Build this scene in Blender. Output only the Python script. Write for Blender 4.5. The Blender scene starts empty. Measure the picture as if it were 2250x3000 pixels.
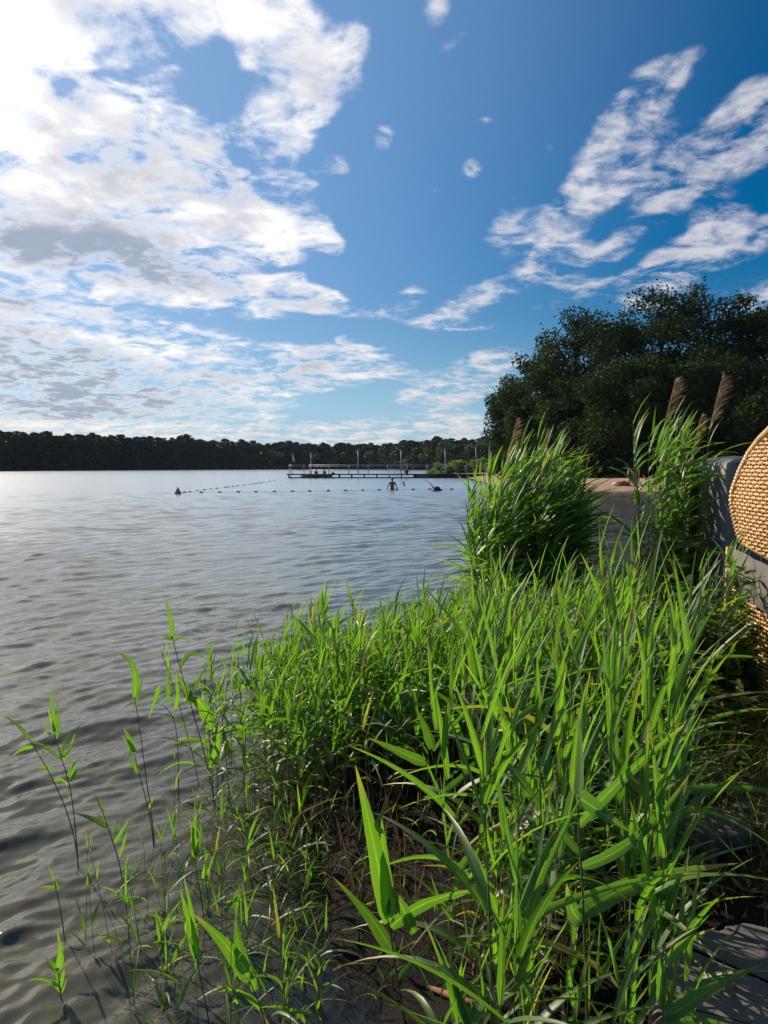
import bpy, math, random
import numpy as np
from mathutils import Vector

rng = np.random.default_rng(11)
random.seed(11)
R = math.radians
scn = bpy.context.scene
COL = scn.collection

# ------------------------------------------------------------------ camera
CAMZ = 1.8
FPX = 2142.0                        # focal length in photo pixels (2250 x 3000)
PITCH = math.atan(134 / FPX)
cam = bpy.data.cameras.new('camera')
cam.sensor_fit = 'VERTICAL'
cam.sensor_height = 24
cam.angle_y = 2 * math.atan(1500 / FPX)
cam.clip_start = 0.05
cam.clip_end = 6000
camo = bpy.data.objects.new('camera', cam)
camo.location = (0, 0, CAMZ)
camo.rotation_euler = (math.pi / 2 - PITCH, 0, 0)
COL.objects.link(camo)
scn.camera = camo


def ray(px, py):
    """direction of photo pixel (px, py), scaled so that its y component is 1"""
    u = (px - 1125) / FPX
    v = -(py - 1500) / FPX
    c, s = math.cos(PITCH), math.sin(PITCH)
    d = np.array([u, c + v * s, v * c - s])
    return d / d[1]


def at(px, py, d):
    return np.array([0, 0, CAMZ]) + ray(px, py) * d


def on_z(px, py, z=0.0):
    r = ray(px, py)
    return np.array([0, 0, CAMZ]) + r * ((z - CAMZ) / r[2])


# ------------------------------------------------------------------ sun, sky
SUN_AZ, SUN_EL = -42.0, 29.0        # degrees, azimuth measured from +Y towards +X
EXPOSURE = 0.35
scn.view_settings.view_transform = 'Standard'
scn.view_settings.look = 'None'
scn.view_settings.exposure = EXPOSURE
scn.view_settings.gamma = 1
sun_dir = np.array([math.sin(R(SUN_AZ)) * math.cos(R(SUN_EL)), math.cos(R(SUN_AZ)) * math.cos(R(SUN_EL)), math.sin(R(SUN_EL))])
sl = bpy.data.lights.new('sun', 'SUN')
sl.energy = 4.9
sl.angle = R(0.5)
sl.color = (1.0, 0.87, 0.69)
so = bpy.data.objects.new('sun', sl)
so.rotation_euler = Vector(sun_dir).to_track_quat('Z', 'Y').to_euler()
so.location = (-20, 20, 30)
COL.objects.link(so)

world = bpy.data.worlds.new('World')
scn.world = world
world.use_nodes = True
wn, wl = world.node_tree.nodes, world.node_tree.links
wn.clear()


def N(nodes, t, **kw):
    n = nodes.new(t)
    for k, v in kw.items():
        setattr(n, k, v)
    return n


def mth(nodes, links, op, a, b=None, c=None, clamp=False):
    n = nodes.new('ShaderNodeMath')
    n.operation = op
    n.use_clamp = clamp
    for i, v in enumerate((a, b, c)):
        if v is None:
            continue
        if isinstance(v, (int, float)):
            n.inputs[i].default_value = v
        else:
            links.new(v, n.inputs[i])
    return n.outputs[0]


def mapr(nodes, links, v, a, b, c=0.0, d=1.0, smooth=True):
    n = nodes.new('ShaderNodeMapRange')
    n.interpolation_type = 'SMOOTHSTEP' if smooth else 'LINEAR'
    n.clamp = True
    links.new(v, n.inputs[0])
    for i, q in enumerate((a, b, c, d)):
        n.inputs[1 + i].default_value = q
    return n.outputs[0]


def mixc(nodes, links, fac, a, b, typ='MIX'):
    n = nodes.new('ShaderNodeMix')
    n.data_type = 'RGBA'
    n.blend_type = typ
    for sock, v in ((n.inputs[0], fac), (n.inputs[6], a), (n.inputs[7], b)):
        if isinstance(v, (int, float)):
            sock.default_value = v
        elif isinstance(v, (tuple, list)):
            sock.default_value = (*v[:3], 1)
        else:
            links.new(v, sock)
    return n.outputs[2]


def build_sky():
    W = lambda t, **k: N(wn, t, **k)
    m = lambda op, a, b=None, c=None, clamp=False: mth(wn, wl, op, a, b, c, clamp)
    sky = W('ShaderNodeTexSky', sky_type='NISHITA', sun_disc=False)
    sky.sun_elevation = R(SUN_EL)
    sky.sun_rotation = R(SUN_AZ)
    sky.altitude = 50
    sky.air_density = 1.0
    sky.dust_density = 0.6
    sky.ozone_density = 3.0
    hs = W('ShaderNodeHueSaturation')
    hs.inputs['Saturation'].default_value = SKY_SAT
    hs.inputs['Value'].default_value = SKY_VAL
    wl.new(sky.outputs[0], hs.inputs['Color'])
    tc = W('ShaderNodeTexCoord')
    sep = W('ShaderNodeSeparateXYZ')
    wl.new(tc.outputs['Generated'], sep.inputs[0])
    x, y, z = sep.outputs
    az = m('ARCTAN2', x, y)
    el = m('ARCSINE', z)
    comb = W('ShaderNodeCombineXYZ')
    wl.new(az, comb.inputs[0])
    wl.new(el, comb.inputs[1])
    # coordinates on a flat cloud layer
    zz = m('ADD', m('MAXIMUM', z, 0.0), 0.15)
    plane = W('ShaderNodeCombineXYZ')
    wl.new(m('DIVIDE', x, zz), plane.inputs[0])
    wl.new(m('DIVIDE', y, zz), plane.inputs[1])

    def noise(scale, detail, rough=0.55, dist=0.0, off=(0, 0, 0), src=None, sc=(1, 1, 1), rot=0):
        mp = W('ShaderNodeMapping')
        mp.inputs['Location'].default_value = off
        mp.inputs['Scale'].default_value = sc
        mp.inputs['Rotation'].default_value = (0, 0, rot)
        wl.new(src or plane.outputs[0], mp.inputs[0])
        n = W('ShaderNodeTexNoise')
        n.inputs['Scale'].default_value = scale
        n.inputs['Detail'].default_value = detail
        n.inputs['Roughness'].default_value = rough
        n.inputs['Distortion'].default_value = dist
        wl.new(mp.outputs[0], n.inputs['Vector'])
        return n.outputs['Fac']

    def blobs(lst):
        acc = None
        for (px, py, rx, ry, rot, w) in lst:
            r = ray(px, py)
            r = r / np.linalg.norm(r)
            a, e = math.atan2(r[0], r[1]), math.asin(r[2])
            k = 1 / FPX * math.cos(math.atan((py - 1366) / FPX))
            mp = W('ShaderNodeMapping', vector_type='TEXTURE')
            mp.inputs['Location'].default_value = (a, e, 0)
            mp.inputs['Rotation'].default_value = (0, 0, R(rot))
            mp.inputs['Scale'].default_value = (rx * k / max(0.3, math.cos(e)) * 1.0, ry * k, 1)
            wl.new(comb.outputs[0], mp.inputs[0])
            g = W('ShaderNodeTexGradient', gradient_type='SPHERICAL')
            wl.new(mp.outputs[0], g.inputs[0])
            acc = m('MULTIPLY_ADD', g.outputs['Fac'], w, acc if acc is not None else 0.0)
        return acc
    field = blobs(CLOUDS)
    grey = blobs(GREYS)
    n1 = noise(6.5, 9, 0.57, 0.5, (3.1, 1.7, 0.4))
    n2 = noise(20.0, 6, 0.62, 0.2, (7.7, 2.3, 1.1))
    n3 = noise(1.1, 3, 0.5, 0.0, (1.2, 9.2, 3.1))
    nn = m('ADD', m('MULTIPLY', m('SUBTRACT', n1, 0.5), 3.4), m('MULTIPLY', m('SUBTRACT', n2, 0.5), 1.3))
    fc = m('MINIMUM', m('MULTIPLY', field, 0.9), m('ADD', 0.33, m('MULTIPLY', field, 0.16)))
    dens0 = m('ADD', fc, m('MULTIPLY', nn, m('ADD', 0.10, m('MULTIPLY', m('MINIMUM', fc, 0.6), 0.9))))
    cover = mapr(wn, wl, dens0, 0.20, 0.76)
    thick = mapr(wn, wl, dens0, 0.34, 0.80)
    # clouds outside the photograph: a loose field of the same kind
    back = mapr(wn, wl, m('ADD', n3, m('MULTIPLY', nn, 0.35)), 0.52, 0.75)
    inview = mapr(wn, wl, m('ABSOLUTE', az), 0.55, 0.95)
    cover = m('MAXIMUM', cover, m('MULTIPLY', back, inview))
    horizon = mapr(wn, wl, el, -0.01, 0.015)
    cover = m('MULTIPLY', cover, horizon)
    # closeness to the sun brightens the rims
    dot = W('ShaderNodeVectorMath', operation='DOT_PRODUCT')
    wl.new(tc.outputs['Generated'], dot.inputs[0])
    dot.inputs[1].default_value = tuple(sun_dir)
    near = mapr(wn, wl, dot.outputs['Value'], 0.45, 0.97)
    gfac = m('MULTIPLY', m('ADD', m('MULTIPLY', grey, 1.0), m('MULTIPLY', m('SUBTRACT', n1, 0.48), 2.6)), 1.0)
    gfac = m('MULTIPLY', mapr(wn, wl, gfac, 0.10, 1.25), mapr(wn, wl, grey, 0.0, 0.2))
    gfac = m('MULTIPLY', gfac, thick)
    white = mixc(wn, wl, near, CL_FAR, CL_NEAR)
    n4 = noise(3.0, 5, 0.6, 0.3, (5.2, 4.4, 2.0))
    soft = mixc(wn, wl, m('MULTIPLY', thick, mapr(wn, wl, m('ADD', m('MULTIPLY', n4, .6), m('MULTIPLY', n1, .4)), 0.42, 0.60, 0.9, 0.0)), white, CL_SOFT)
    low = mapr(wn, wl, el, 0.0, 0.16, 1.0, 0.0)
    soft = mixc(wn, wl, m('MULTIPLY', low, 0.55), soft, CL_LOW)
    ccol = mixc(wn, wl, m('MULTIPLY', gfac, 0.92), soft, CL_GREY)
    glow = mapr(wn, wl, dot.outputs['Value'], 0.95, 1.0)
    ccol = mixc(wn, wl, m('MULTIPLY', glow, m('SUBTRACT', 0.9, m('MULTIPLY', gfac, 0.5))), ccol, CL_SUN)
    skyc = mixc(wn, wl, m('MULTIPLY', mapr(wn, wl, dot.outputs['Value'], 0.45, 1.0, 0.0, 1.0), 0.50), hs.outputs[0], SKY_HAZE)
    skyc = mixc(wn, wl, mapr(wn, wl, el, 0.0, 0.20, 0.55, 0.0), skyc, SKY_LOW)
    out_c = mixc(wn, wl, m('MULTIPLY', cover, 0.96), skyc, ccol)
    bg = W('ShaderNodeBackground')
    bg.inputs['Strength'].default_value = SKY_STR
    wl.new(out_c, bg.inputs['Color'])
    o = W('ShaderNodeOutputWorld')
    wl.new(bg.outputs[0], o.inputs[0])


SKY_STR, SKY_SAT, SKY_VAL = 0.10, 1.62, 0.56
CL_NEAR, CL_FAR, CL_SOFT = (9.0, 8.8, 8.7), (5.2, 5.2, 5.7), (4.5, 4.6, 5.0)
CL_SUN = (24.0, 23.0, 21.5)
CL_GREY, CL_LOW = (2.6, 3.1, 4.1), (7.4, 6.6, 5.6)
SKY_HAZE, SKY_LOW = (3.0, 4.8, 7.4), (2.2, 4.6, 7.0)
# px, py, rx, ry, rot, weight
CLOUDS = [
    # the big bank on the left
    (60, 330, 420, 330, -25, 1.0), (330, 520, 560, 300, -28, 1.3), (150, 620, 420, 260, -15, 1.0), (560, 560, 380, 260, -30, 1.0),
    (760, 560, 230, 240, -25, .9), (520, 770, 480, 140, -12, 1.1), (100, 740, 420, 170, -5, 1.0), (800, 690, 210, 120, -10, .8),
    (680, 850, 200, 80, -10, .6), (40, 100, 170, 260, -30, .8), (260, 160, 150, 330, 30, .75), (130, 40, 180, 160, 10, .7),
    (430, 120, 110, 190, 35, .5), (370, 300, 140, 200, 35, .5), (480, 60, 120, 130, 30, .35),
    # top centre cloud
    (800, 60, 150, 150, 20, .62), (890, 140, 130, 150, 35, .66), (960, 220, 110, 110, 15, .60), (1020, 160, 80, 110, -40, .42), (800, 310, 110, 90, 0, .62), (890, 345, 130, 90, 30, .62), (930, 290, 90, 80, 0, .4), (720, 190, 60, 60, 0, .3), (870, 430, 60, 50, 0, .35),
    (1050, 110, 80, 70, 30, .5), (690, 20, 90, 90, 0, .45), (560, 50, 80, 70, 0, .45), (1280, 20, 70, 70, 40, .5), (1060, 255, 70, 60, 0, .35),
    # small puffs
    (1128, 403, 50, 50, 0, .75), (983, 485, 65, 50, 0, .65), (970, 722, 60, 48, 0, .85), (1370, 497, 65, 40, 0, .65), (1420, 350, 50, 34, 0, .42), (1610, 425, 36, 40, 0, .45), (1270, 560, 70, 40, 30, .32), (1500, 560, 60, 34, 0, .36), (910, 520, 44, 36, 0, .42), (1320, 130, 90, 50, 20, .3), (760, 650, 60, 50, 0, .4), (1240, 420, 60, 36, 20, .3), (950, 650, 60, 80, 0, .5),
    (830, 805, 80, 40, -15, .6), (890, 868, 150, 50, -8, .75), (960, 890, 120, 50, -10, .55), (1210, 860, 70, 70, 50, .5), (1100, 915, 110, 40, 5, .5), (1500, 370, 100, 50, 30, .3),
    # clouds out of view, added so the near water reflects them; then right group
    (300, -250, 700, 420, 10, 1.3), (-350, 250, 500, 700, 0, 1.2), (-500, -300, 700, 600, 0, 1.3), (1100, -420, 420, 260, 0, .8), (1870, 290, 190, 90, 40, .65), (1990, 230, 130, 60, 42, .45), (1830, 450, 190, 160, 30, .85), (1710, 580, 160, 90, 25, .7), (1920, 610, 190, 75, 38, .7),
    (2140, 420, 290, 130, 30, .9), (2250, 350, 160, 130, 20, .7), (2080, 640, 140, 60, 25, .5), (1540, 690, 160, 100, -10, .8), (1640, 700, 120, 55, 5, .5), (1630, 790, 280, 60, 14, .85),
    (2150, 700, 240, 90, 14, .8), (2000, 770, 200, 110, 30, .75), (1960, 830, 220, 90, 10, .75), (1720, 840, 160, 34, 8, .6), (1650, 885, 130, 30, 4, .5), (2200, 880, 160, 90, 10, .6), (2230, 250, 160, 60, 30, .3),
    # lower left layers
    (60, 985, 380, 130, -10, 1.1), (40, 905, 200, 90, -10, .8), (480, 1000, 460, 90, -6, .9), (150, 1110, 520, 150, -2, 1.2), (560, 1110, 520, 110, 2, 1.1), (900, 1070, 330, 90, 6, .95),
    (1010, 1050, 160, 40, 8, .6), (250, 1200, 700, 90, 0, 1.15), (100, 1260, 600, 60, 0, .9), (700, 1265, 520, 45, 0, .55), (1130, 1100, 170, 46, 6, .55),
    # centre low
    (1360, 890, 150, 60, 20, .65), (1310, 950, 210, 34, -4, .75), (1390, 1110, 260, 90, 14, .75), (1300, 1150, 220, 50, 6, .65), (1430, 1060, 150, 70, 20, .5), (1230, 1260, 420, 70, 3, .9), (1000, 1285, 380, 40, 0, .45), (1010, 990, 40, 20, 0, .5), (550, 1210, 60, 22, 0, .5),
]
GREYS = [
    (230, 720, 260, 110, -12, .9), (60, 720, 200, 90, -20, .8), (430, 690, 200, 80, -10, .7), (560, 800, 220, 70, -8, .95), (380, 770, 220, 80, -10, .8), (330, 560, 200, 60, -25, .3),
    (120, 1035, 360, 60, -4, 1.4), (180, 1150, 560, 90, -2, 1.5), (60, 1170, 260, 60, 0, .8), (800, 1090, 260, 50, 2, .55), (480, 1110, 240, 40, 0, .45), (60, 870, 200, 60, -10, .8), (250, 1215, 260, 26, 0, .7), (560, 1235, 120, 16, 0, .5), (1240, 1270, 260, 22, 0, .35),
]
build_sky()


# ------------------------------------------------------------------ helpers
def prop(o, label=None, cat=None, group=None, kind=None):
    for k, v in (('label', label), ('category', cat), ('group', group), ('kind', kind)):
        if v:
            o[k] = v
    return o


def empty(name, loc, label=None, cat=None, group=None, rotz=0.0):
    o = bpy.data.objects.new(name, None)
    o.location = [float(v) for v in loc]
    o.rotation_euler = (0, 0, rotz)
    o.empty_display_size = 0.1
    COL.objects.link(o)
    return prop(o, label, cat, group)


class Geo:
    """collects quads and triangles; builds one mesh object"""

    def __init__(self):
        self.v, self.f, self.t, self.n = [], [], [], 0
        self.m = []

    def add(self, verts, faces, tint=None, mat=0):
        verts = np.asarray(verts, float).reshape(-1, 3)
        faces = np.asarray(faces, int)
        if len(verts) == 0:
            return
        self.v.append(verts)
        if faces.shape[1] == 3:
            faces = np.concatenate([faces, -np.ones((len(faces), 1), int) - self.n], 1)
        self.f.append(faces + self.n)
        self.m.append(np.full(len(faces), mat, np.int32))
        t = np.zeros((len(verts), 3)) if tint is None else np.broadcast_to(np.asarray(tint, float), (len(verts), 3))
        self.t.append(t)
        self.n += len(verts)

    def build(self, name, mats, parent=None, loc=None, smooth=True):
        v = np.concatenate(self.v)
        f = np.concatenate(self.f)
        t = np.concatenate(self.t)
        mi = np.concatenate(self.m)
        if loc is not None:
            v = v - np.asarray(loc, float)
        tri = f[:, 3] < 0
        sizes = np.where(tri, 3, 4)
        loops = f.ravel()[f.ravel() >= 0].astype(np.int32)
        me = bpy.data.meshes.new(name)
        me.vertices.add(len(v))
        me.vertices.foreach_set('co', v.astype(np.float32).ravel())
        me.loops.add(len(loops))
        me.loops.foreach_set('vertex_index', loops)
        me.polygons.add(len(f))
        me.polygons.foreach_set('loop_start', np.concatenate([[0], np.cumsum(sizes)[:-1]]).astype(np.int32))
        me.polygons.foreach_set('material_index', mi)
        me.polygons.foreach_set('use_smooth', np.full(len(f), smooth))
        at_ = me.attributes.new('tint', 'FLOAT_COLOR', 'POINT')
        at_.data.foreach_set('color', np.concatenate([t, np.ones((len(t), 1))], 1).astype(np.float32).ravel())
        me.update(calc_edges=True)
        for mm in (mats if isinstance(mats, (list, tuple)) else [mats]):
            me.materials.append(mm)
        o = bpy.data.objects.new(name, me)
        if loc is not None and parent is None:
            o.location = [float(q) for q in loc]
        COL.objects.link(o)
        if parent is not None:
            o.parent = parent
        return o


def box(g, c, s, rot=0.0, tint=None, mat=0, bev=0.0):
    """box with softly cut vertical and horizontal edges"""
    c = np.asarray(c, float)
    hx, hy, hz = np.asarray(s, float) / 2
    b = min(bev, hx * .9, hy * .9, hz * .9)
    if b <= 0:
        v = np.array([[sx * hx, sy * hy, sz * hz] for sz in (-1, 1) for sy in (-1, 1) for sx in (-1, 1)])
        f = np.array([[0, 2, 3, 1], [4, 5, 7, 6], [0, 1, 5, 4], [2, 6, 7, 3], [0, 4, 6, 2], [1, 3, 7, 5]])
    else:
        def ring(x, y, z):
            return [[x - 0, -y + b, z], [x, y - b, z], [x - b, y, z], [-x + b, y, z], [-x, y - b, z], [-x, -y + b, z], [-x + b, -y, z], [x - b, -y, z]]
        rs = [ring(hx - b, hy - b, -hz), ring(hx, hy, -hz + b), ring(hx, hy, hz - b), ring(hx - b, hy - b, hz)]
        v = np.array([p for r_ in rs for p in r_])
        f = []
        for i in range(3):
            for j in range(8):
                f.append([i * 8 + j, i * 8 + (j + 1) % 8, (i + 1) * 8 + (j + 1) % 8, (i + 1) * 8 + j])
        for base, flip in ((0, 1), (24, 0)):
            q = [[base + 0, base + 1, base + 2, base + 3], [base + 0, base + 3, base + 4, base + 7], [base + 4, base + 5, base + 6, base + 7]]
            f += [w[::-1] if flip else w for w in q]
        f = np.array(f)
    ca, sa = math.cos(rot), math.sin(rot)
    v = v @ np.array([[ca, sa, 0], [-sa, ca, 0], [0, 0, 1]])
    g.add(v + c, f, tint, mat)


def tube(g, pts, rad, sides=6, tint=None, mat=0, cap=True):
    pts = np.asarray(pts, float)
    n = len(pts)
    rad = np.broadcast_to(np.asarray(rad, float), (n,))
    tan = np.gradient(pts, axis=0)
    tan /= np.linalg.norm(tan, axis=1, keepdims=True) + 1e-12
    up = np.array([0, 0, 1.0]) if abs(tan[:, 2].mean()) < 0.8 else np.array([1.0, 0.2, 0])
    a = np.cross(tan, up)
    a /= np.linalg.norm(a, axis=1, keepdims=True) + 1e-12
    b = np.cross(tan, a)
    th = np.arange(sides) * 2 * math.pi / sides
    v = pts[:, None] + rad[:, None, None] * (np.cos(th)[None, :, None] * a[:, None] + np.sin(th)[None, :, None] * b[:, None])
    i, j = np.meshgrid(np.arange(n - 1), np.arange(sides), indexing='ij')
    k = (j + 1) % sides
    f = np.stack([i * sides + j, i * sides + k, (i + 1) * sides + k, (i + 1) * sides + j], -1).reshape(-1, 4)
    vv = v.reshape(-1, 3)
    if tint is not None and np.ndim(tint) == 2:
        tt = np.repeat(tint, sides, 0)
    else:
        tt = tint
    if cap:
        extra = np.stack([pts[0], pts[-1]])
        vv = np.concatenate([vv, extra])
        c0, c1 = n * sides, n * sides + 1
        jj = np.arange(sides)
        kk = (jj + 1) % sides
        tri = np.concatenate([np.stack([np.full(sides, c0), kk, jj], 1), np.stack([np.full(sides, c1), (n - 1) * sides + jj, (n - 1) * sides + kk], 1)])
        if tt is not None and np.ndim(tt) == 2:
            tt = np.concatenate([tt, tint[:1], tint[-1:]])
        base = g.n
        g.add(vv, f, tt, mat)
        # caps refer to the vertices just added
        g.f.append(np.concatenate([tri + base, -np.ones((len(tri), 1), int)], 1))
        g.m.append(np.full(len(tri), mat, np.int32))
    else:
        g.add(vv, f, tt, mat)


def ellip(g, c, r, seg=12, rings=8, tint=None, mat=0, rot=None, warp=None):
    u = np.linspace(0, 2 * math.pi, seg, endpoint=False)
    w = np.linspace(0.0, math.pi, rings + 1)
    v = np.stack([np.outer(np.sin(w), np.cos(u)), np.outer(np.sin(w), np.sin(u)), np.outer(np.cos(w), np.ones(seg))], -1).reshape(-1, 3)
    if warp is not None:
        v = warp(v)
    v = v * np.asarray(r, float)
    if rot is not None:
        v = v @ np.asarray(rot).T
    i, j = np.meshgrid(np.arange(rings), np.arange(seg), indexing='ij')
    k = (j + 1) % seg
    f = np.stack([i * seg + j, (i + 1) * seg + j, (i + 1) * seg + k, i * seg + k], -1).reshape(-1, 4)
    g.add(v + np.asarray(c, float), f, tint, mat)


def lathe(g, c, prof, seg=16, tint=None, mat=0):
    prof = np.asarray(prof, float)
    u = np.linspace(0, 2 * math.pi, seg, endpoint=False)
    v = np.stack([np.outer(prof[:, 0], np.cos(u)), np.outer(prof[:, 0], np.sin(u)), np.outer(prof[:, 1], np.ones(seg))], -1).reshape(-1, 3)
    n = len(prof)
    i, j = np.meshgrid(np.arange(n - 1), np.arange(seg), indexing='ij')
    k = (j + 1) % seg
    f = np.stack([i * seg + j, i * seg + k, (i + 1) * seg + k, (i + 1) * seg + j], -1).reshape(-1, 4)
    g.add(v + np.asarray(c, float), f, tint, mat)


# ------------------------------------------------------------------ materials
def material(name):
    m = bpy.data.materials.new(name)
    m.use_nodes = True
    nt = m.node_tree
    nt.nodes.clear()
    out = nt.nodes.new('ShaderNodeOutputMaterial')
    return m, nt.nodes, nt.links, out


def noise_node(n, l, scale, detail=4, rough=0.55, vec=None, sc=None):
    t = n.new('ShaderNodeTexNoise')
    t.inputs['Scale'].default_value = scale
    t.inputs['Detail'].default_value = detail
    t.inputs['Roughness'].default_value = rough
    if vec is None:
        vec = n.new('ShaderNodeTexCoord').outputs['Object']
    if sc is not None:
        mp = n.new('ShaderNodeMapping')
        mp.inputs['Scale'].default_value = sc
        l.new(vec, mp.inputs[0])
        vec = mp.outputs[0]
    l.new(vec, t.inputs['Vector'])
    return t.outputs['Fac']


def simple(name, c1, c2=None, scale=8.0, rough=0.7, bump=0.2, metal=0.0, sc=None, detail=5):
    m, n, l, out = material(name)
    b = n.new('ShaderNodeBsdfPrincipled')
    b.inputs['Roughness'].default_value = rough
    b.inputs['Metallic'].default_value = metal
    nz = noise_node(n, l, scale, detail, 0.6, None, sc)
    c2 = c2 or tuple(0.65 * q for q in c1)
    l.new(mixc(n, l, mapr(n, l, nz, 0.35, 0.65), c1, c2), b.inputs['Base Color'])
    if bump:
        bp = n.new('ShaderNodeBump')
        bp.inputs['Strength'].default_value = bump
        bp.inputs['Distance'].default_value = 0.02
        l.new(nz, bp.inputs['Height'])
        l.new(bp.outputs[0], b.inputs['Normal'])
    l.new(b.outputs[0], out.inputs[0])
    return m


def leaf_material(name, ca, cb, cdry, transl=0.5, tr_gain=(1.5, 1.7, 0.7), gloss=0.35, spec=0.5, veins=False):
    """thin leaves: reflecting and transmitting; tint.r picks the hue, tint.g how dry the leaf is, tint.b runs across the blade"""
    m, n, l, out = material(name)
    a = n.new('ShaderNodeAttribute')
    a.attribute_name = 'tint'
    s = n.new('ShaderNodeSeparateColor')
    l.new(a.outputs['Color'], s.inputs[0])
    col = mixc(n, l, s.outputs[0], ca, cb)
    dry = s.outputs[1]
    if veins:
        nz = noise_node(n, l, 22, 4, .6)
        dry = mth(n, l, 'ADD', dry, mapr(n, l, nz, .60, .78, 0, .35), clamp=True)
        v = mth(n, l, 'SINE', mth(n, l, 'MULTIPLY', s.outputs[2], 62.0))
        col = mixc(n, l, mapr(n, l, v, -1, 1, 0.0, .30), col, tuple(q * .55 for q in ca))
        mid = mapr(n, l, mth(n, l, 'ABSOLUTE', mth(n, l, 'SUBTRACT', s.outputs[2], .5)), 0.02, 0.09, .55, 0.0)
        col = mixc(n, l, mid, col, tuple(min(1, q * 1.7) for q in cb))
    col = mixc(n, l, dry, col, cdry)
    b = n.new('ShaderNodeBsdfPrincipled')
    b.inputs['Roughness'].default_value = gloss
    b.inputs['Specular IOR Level'].default_value = spec
    l.new(col, b.inputs['Base Color'])
    t = n.new('ShaderNodeBsdfTranslucent')
    l.new(mixc(n, l, 1.0, col, tr_gain, 'MULTIPLY'), t.inputs['Color'])
    mx = n.new('ShaderNodeMixShader')
    mx.inputs[0].default_value = transl
    l.new(b.outputs[0], mx.inputs[1])
    l.new(t.outputs[0], mx.inputs[2])
    l.new(mx.outputs[0], out.inputs[0])
    return m


M_REED = leaf_material('reed_leaf', (0.062, 0.132, 0.040), (0.112, 0.215, 0.032), (0.27, 0.20, 0.09), 0.50, (1.95, 2.35, 0.50), 0.45, 0.7, True)
M_STEM = leaf_material('reed_stem', (0.075, 0.115, 0.035), (0.12, 0.17, 0.04), (0.17, 0.10, 0.05), 0.0, (1, 1, 1), 0.45, 0.4)
M_PLUME = leaf_material('reed_plume', (0.30, 0.23, 0.155), (0.42, 0.32, 0.21), (0.40, 0.31, 0.2), 0.55, (1.1, 1.05, .9), 0.8, 0.1)
M_TREE = leaf_material('tree_leaf', (0.030, 0.050, 0.020), (0.052, 0.078, 0.024), (0.08, 0.08, 0.03), 0.14, (1.1, 1.3, 0.5), 0.8, 0.06)
M_PINE = leaf_material('pine_needle', (0.026, 0.040, 0.024), (0.040, 0.055, 0.026), (0.07, 0.06, 0.03), 0.10, (1.2, 1.3, 0.6), 0.7, 0.2)
M_BROAD = leaf_material('far_leaf', (0.048, 0.074, 0.030), (0.085, 0.115, 0.036), (0.1, 0.1, 0.04), 0.25, (1.3, 1.4, 0.6), 0.6, 0.2)
M_SPIT = leaf_material('spit_leaf', (0.085, 0.15, 0.05), (0.14, 0.21, 0.06), (0.2, 0.18, 0.08), 0.45, (1.5, 1.6, 0.7), 0.6, 0.2)
M_WEED = leaf_material('weed_leaf', (0.05, 0.11, 0.025), (0.12, 0.18, 0.03), (0.26, 0.19, 0.09), 0.4, (1.5, 1.6, 0.6), 0.5, 0.3)
M_BARK = simple('bark', (0.085, 0.065, 0.05), (0.04, 0.032, 0.026), 3.0, 0.9, 0.5, sc=(1, 1, .25))
M_DECK = simple('weathered_wood', (0.10, 0.085, 0.075), (0.055, 0.047, 0.042), 5, 0.8, 0.3, sc=(.3, 3, 3))
M_DARKWOOD = simple('dark_wood', (0.035, 0.024, 0.02), (0.018, 0.013, 0.012), 6, 0.85, 0.3)
M_POST = simple('brown_post', (0.085, 0.048, 0.032), (0.045, 0.026, 0.018), 6, 0.85, 0.3, sc=(2, 2, .4))
M_RAIL = simple('galvanised_rail', (0.34, 0.37, 0.41), (0.24, 0.26, 0.29), 8, 0.45, 0.0, metal=0.3)
M_POLE = simple('pole_metal', (0.42, 0.42, 0.42), (0.30, 0.30, 0.31), 4, 0.5, 0.0)
M_FLOAT = simple('float_plastic', (0.030, 0.035, 0.045), (0.015, 0.018, 0.022), 9, 0.4, 0.0)
M_BUOY = simple('buoy_plastic', (0.33, 0.32, 0.24), (0.15, 0.15, 0.10), 7, 0.6, 0.05)
M_ROPE = simple('rope', (0.30, 0.29, 0.26), (0.2, 0.2, 0.18), 30, 0.9, 0.0)
M_SKIN = simple('skin', (0.19, 0.092, 0.062), (0.15, 0.07, 0.048), 6, 0.55, 0.0)
M_HAIR = simple('hair', (0.03, 0.02, 0.015), (0.015, 0.01, 0.008), 20, 0.7, 0.1)
M_REDCLOTH = simple('red_cloth', (0.32, 0.035, 0.03), (0.20, 0.022, 0.02), 9, 0.9, 0.1)
M_DARKCLOTH = simple('dark_cloth', (0.03, 0.022, 0.028), (0.018, 0.014, 0.018), 9, 0.9, 0.1)
M_PINKCLOTH = simple('pink_cloth', (0.55, 0.22, 0.20), (0.45, 0.17, 0.16), 9, 0.9, 0.1)
M_WHITECLOTH = simple('white_cloth', (0.75, 0.72, 0.68), (0.6, 0.58, 0.55), 6, 0.9, 0.1)
M_CREAM = simple('cream_wicker', (0.52, 0.33, 0.24), (0.40, 0.24, 0.17), 9, 0.8, 0.1)
M_CANVAS = simple('grey_canvas', (0.19, 0.17, 0.155), (0.125, 0.115, 0.108), 7, 0.9, 0.25, detail=8)
M_COVER = simple('grey_cover', (0.125, 0.138, 0.142), (0.095, 0.105, 0.11), 3, 0.65, 0.08)
M_RUST = simple('rusty_wood', (0.22, 0.095, 0.035), (0.10, 0.045, 0.02), 9, 0.85, 0.4, sc=(2, 2, .5))
M_STONE = simple('field_stone', (0.115, 0.105, 0.095), (0.06, 0.062, 0.045), 6, 0.9, 0.6)
M_LOG = simple('wet_driftwood', (0.025, 0.022, 0.02), (0.012, 0.011, 0.01), 7, 0.5, 0.5)
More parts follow.
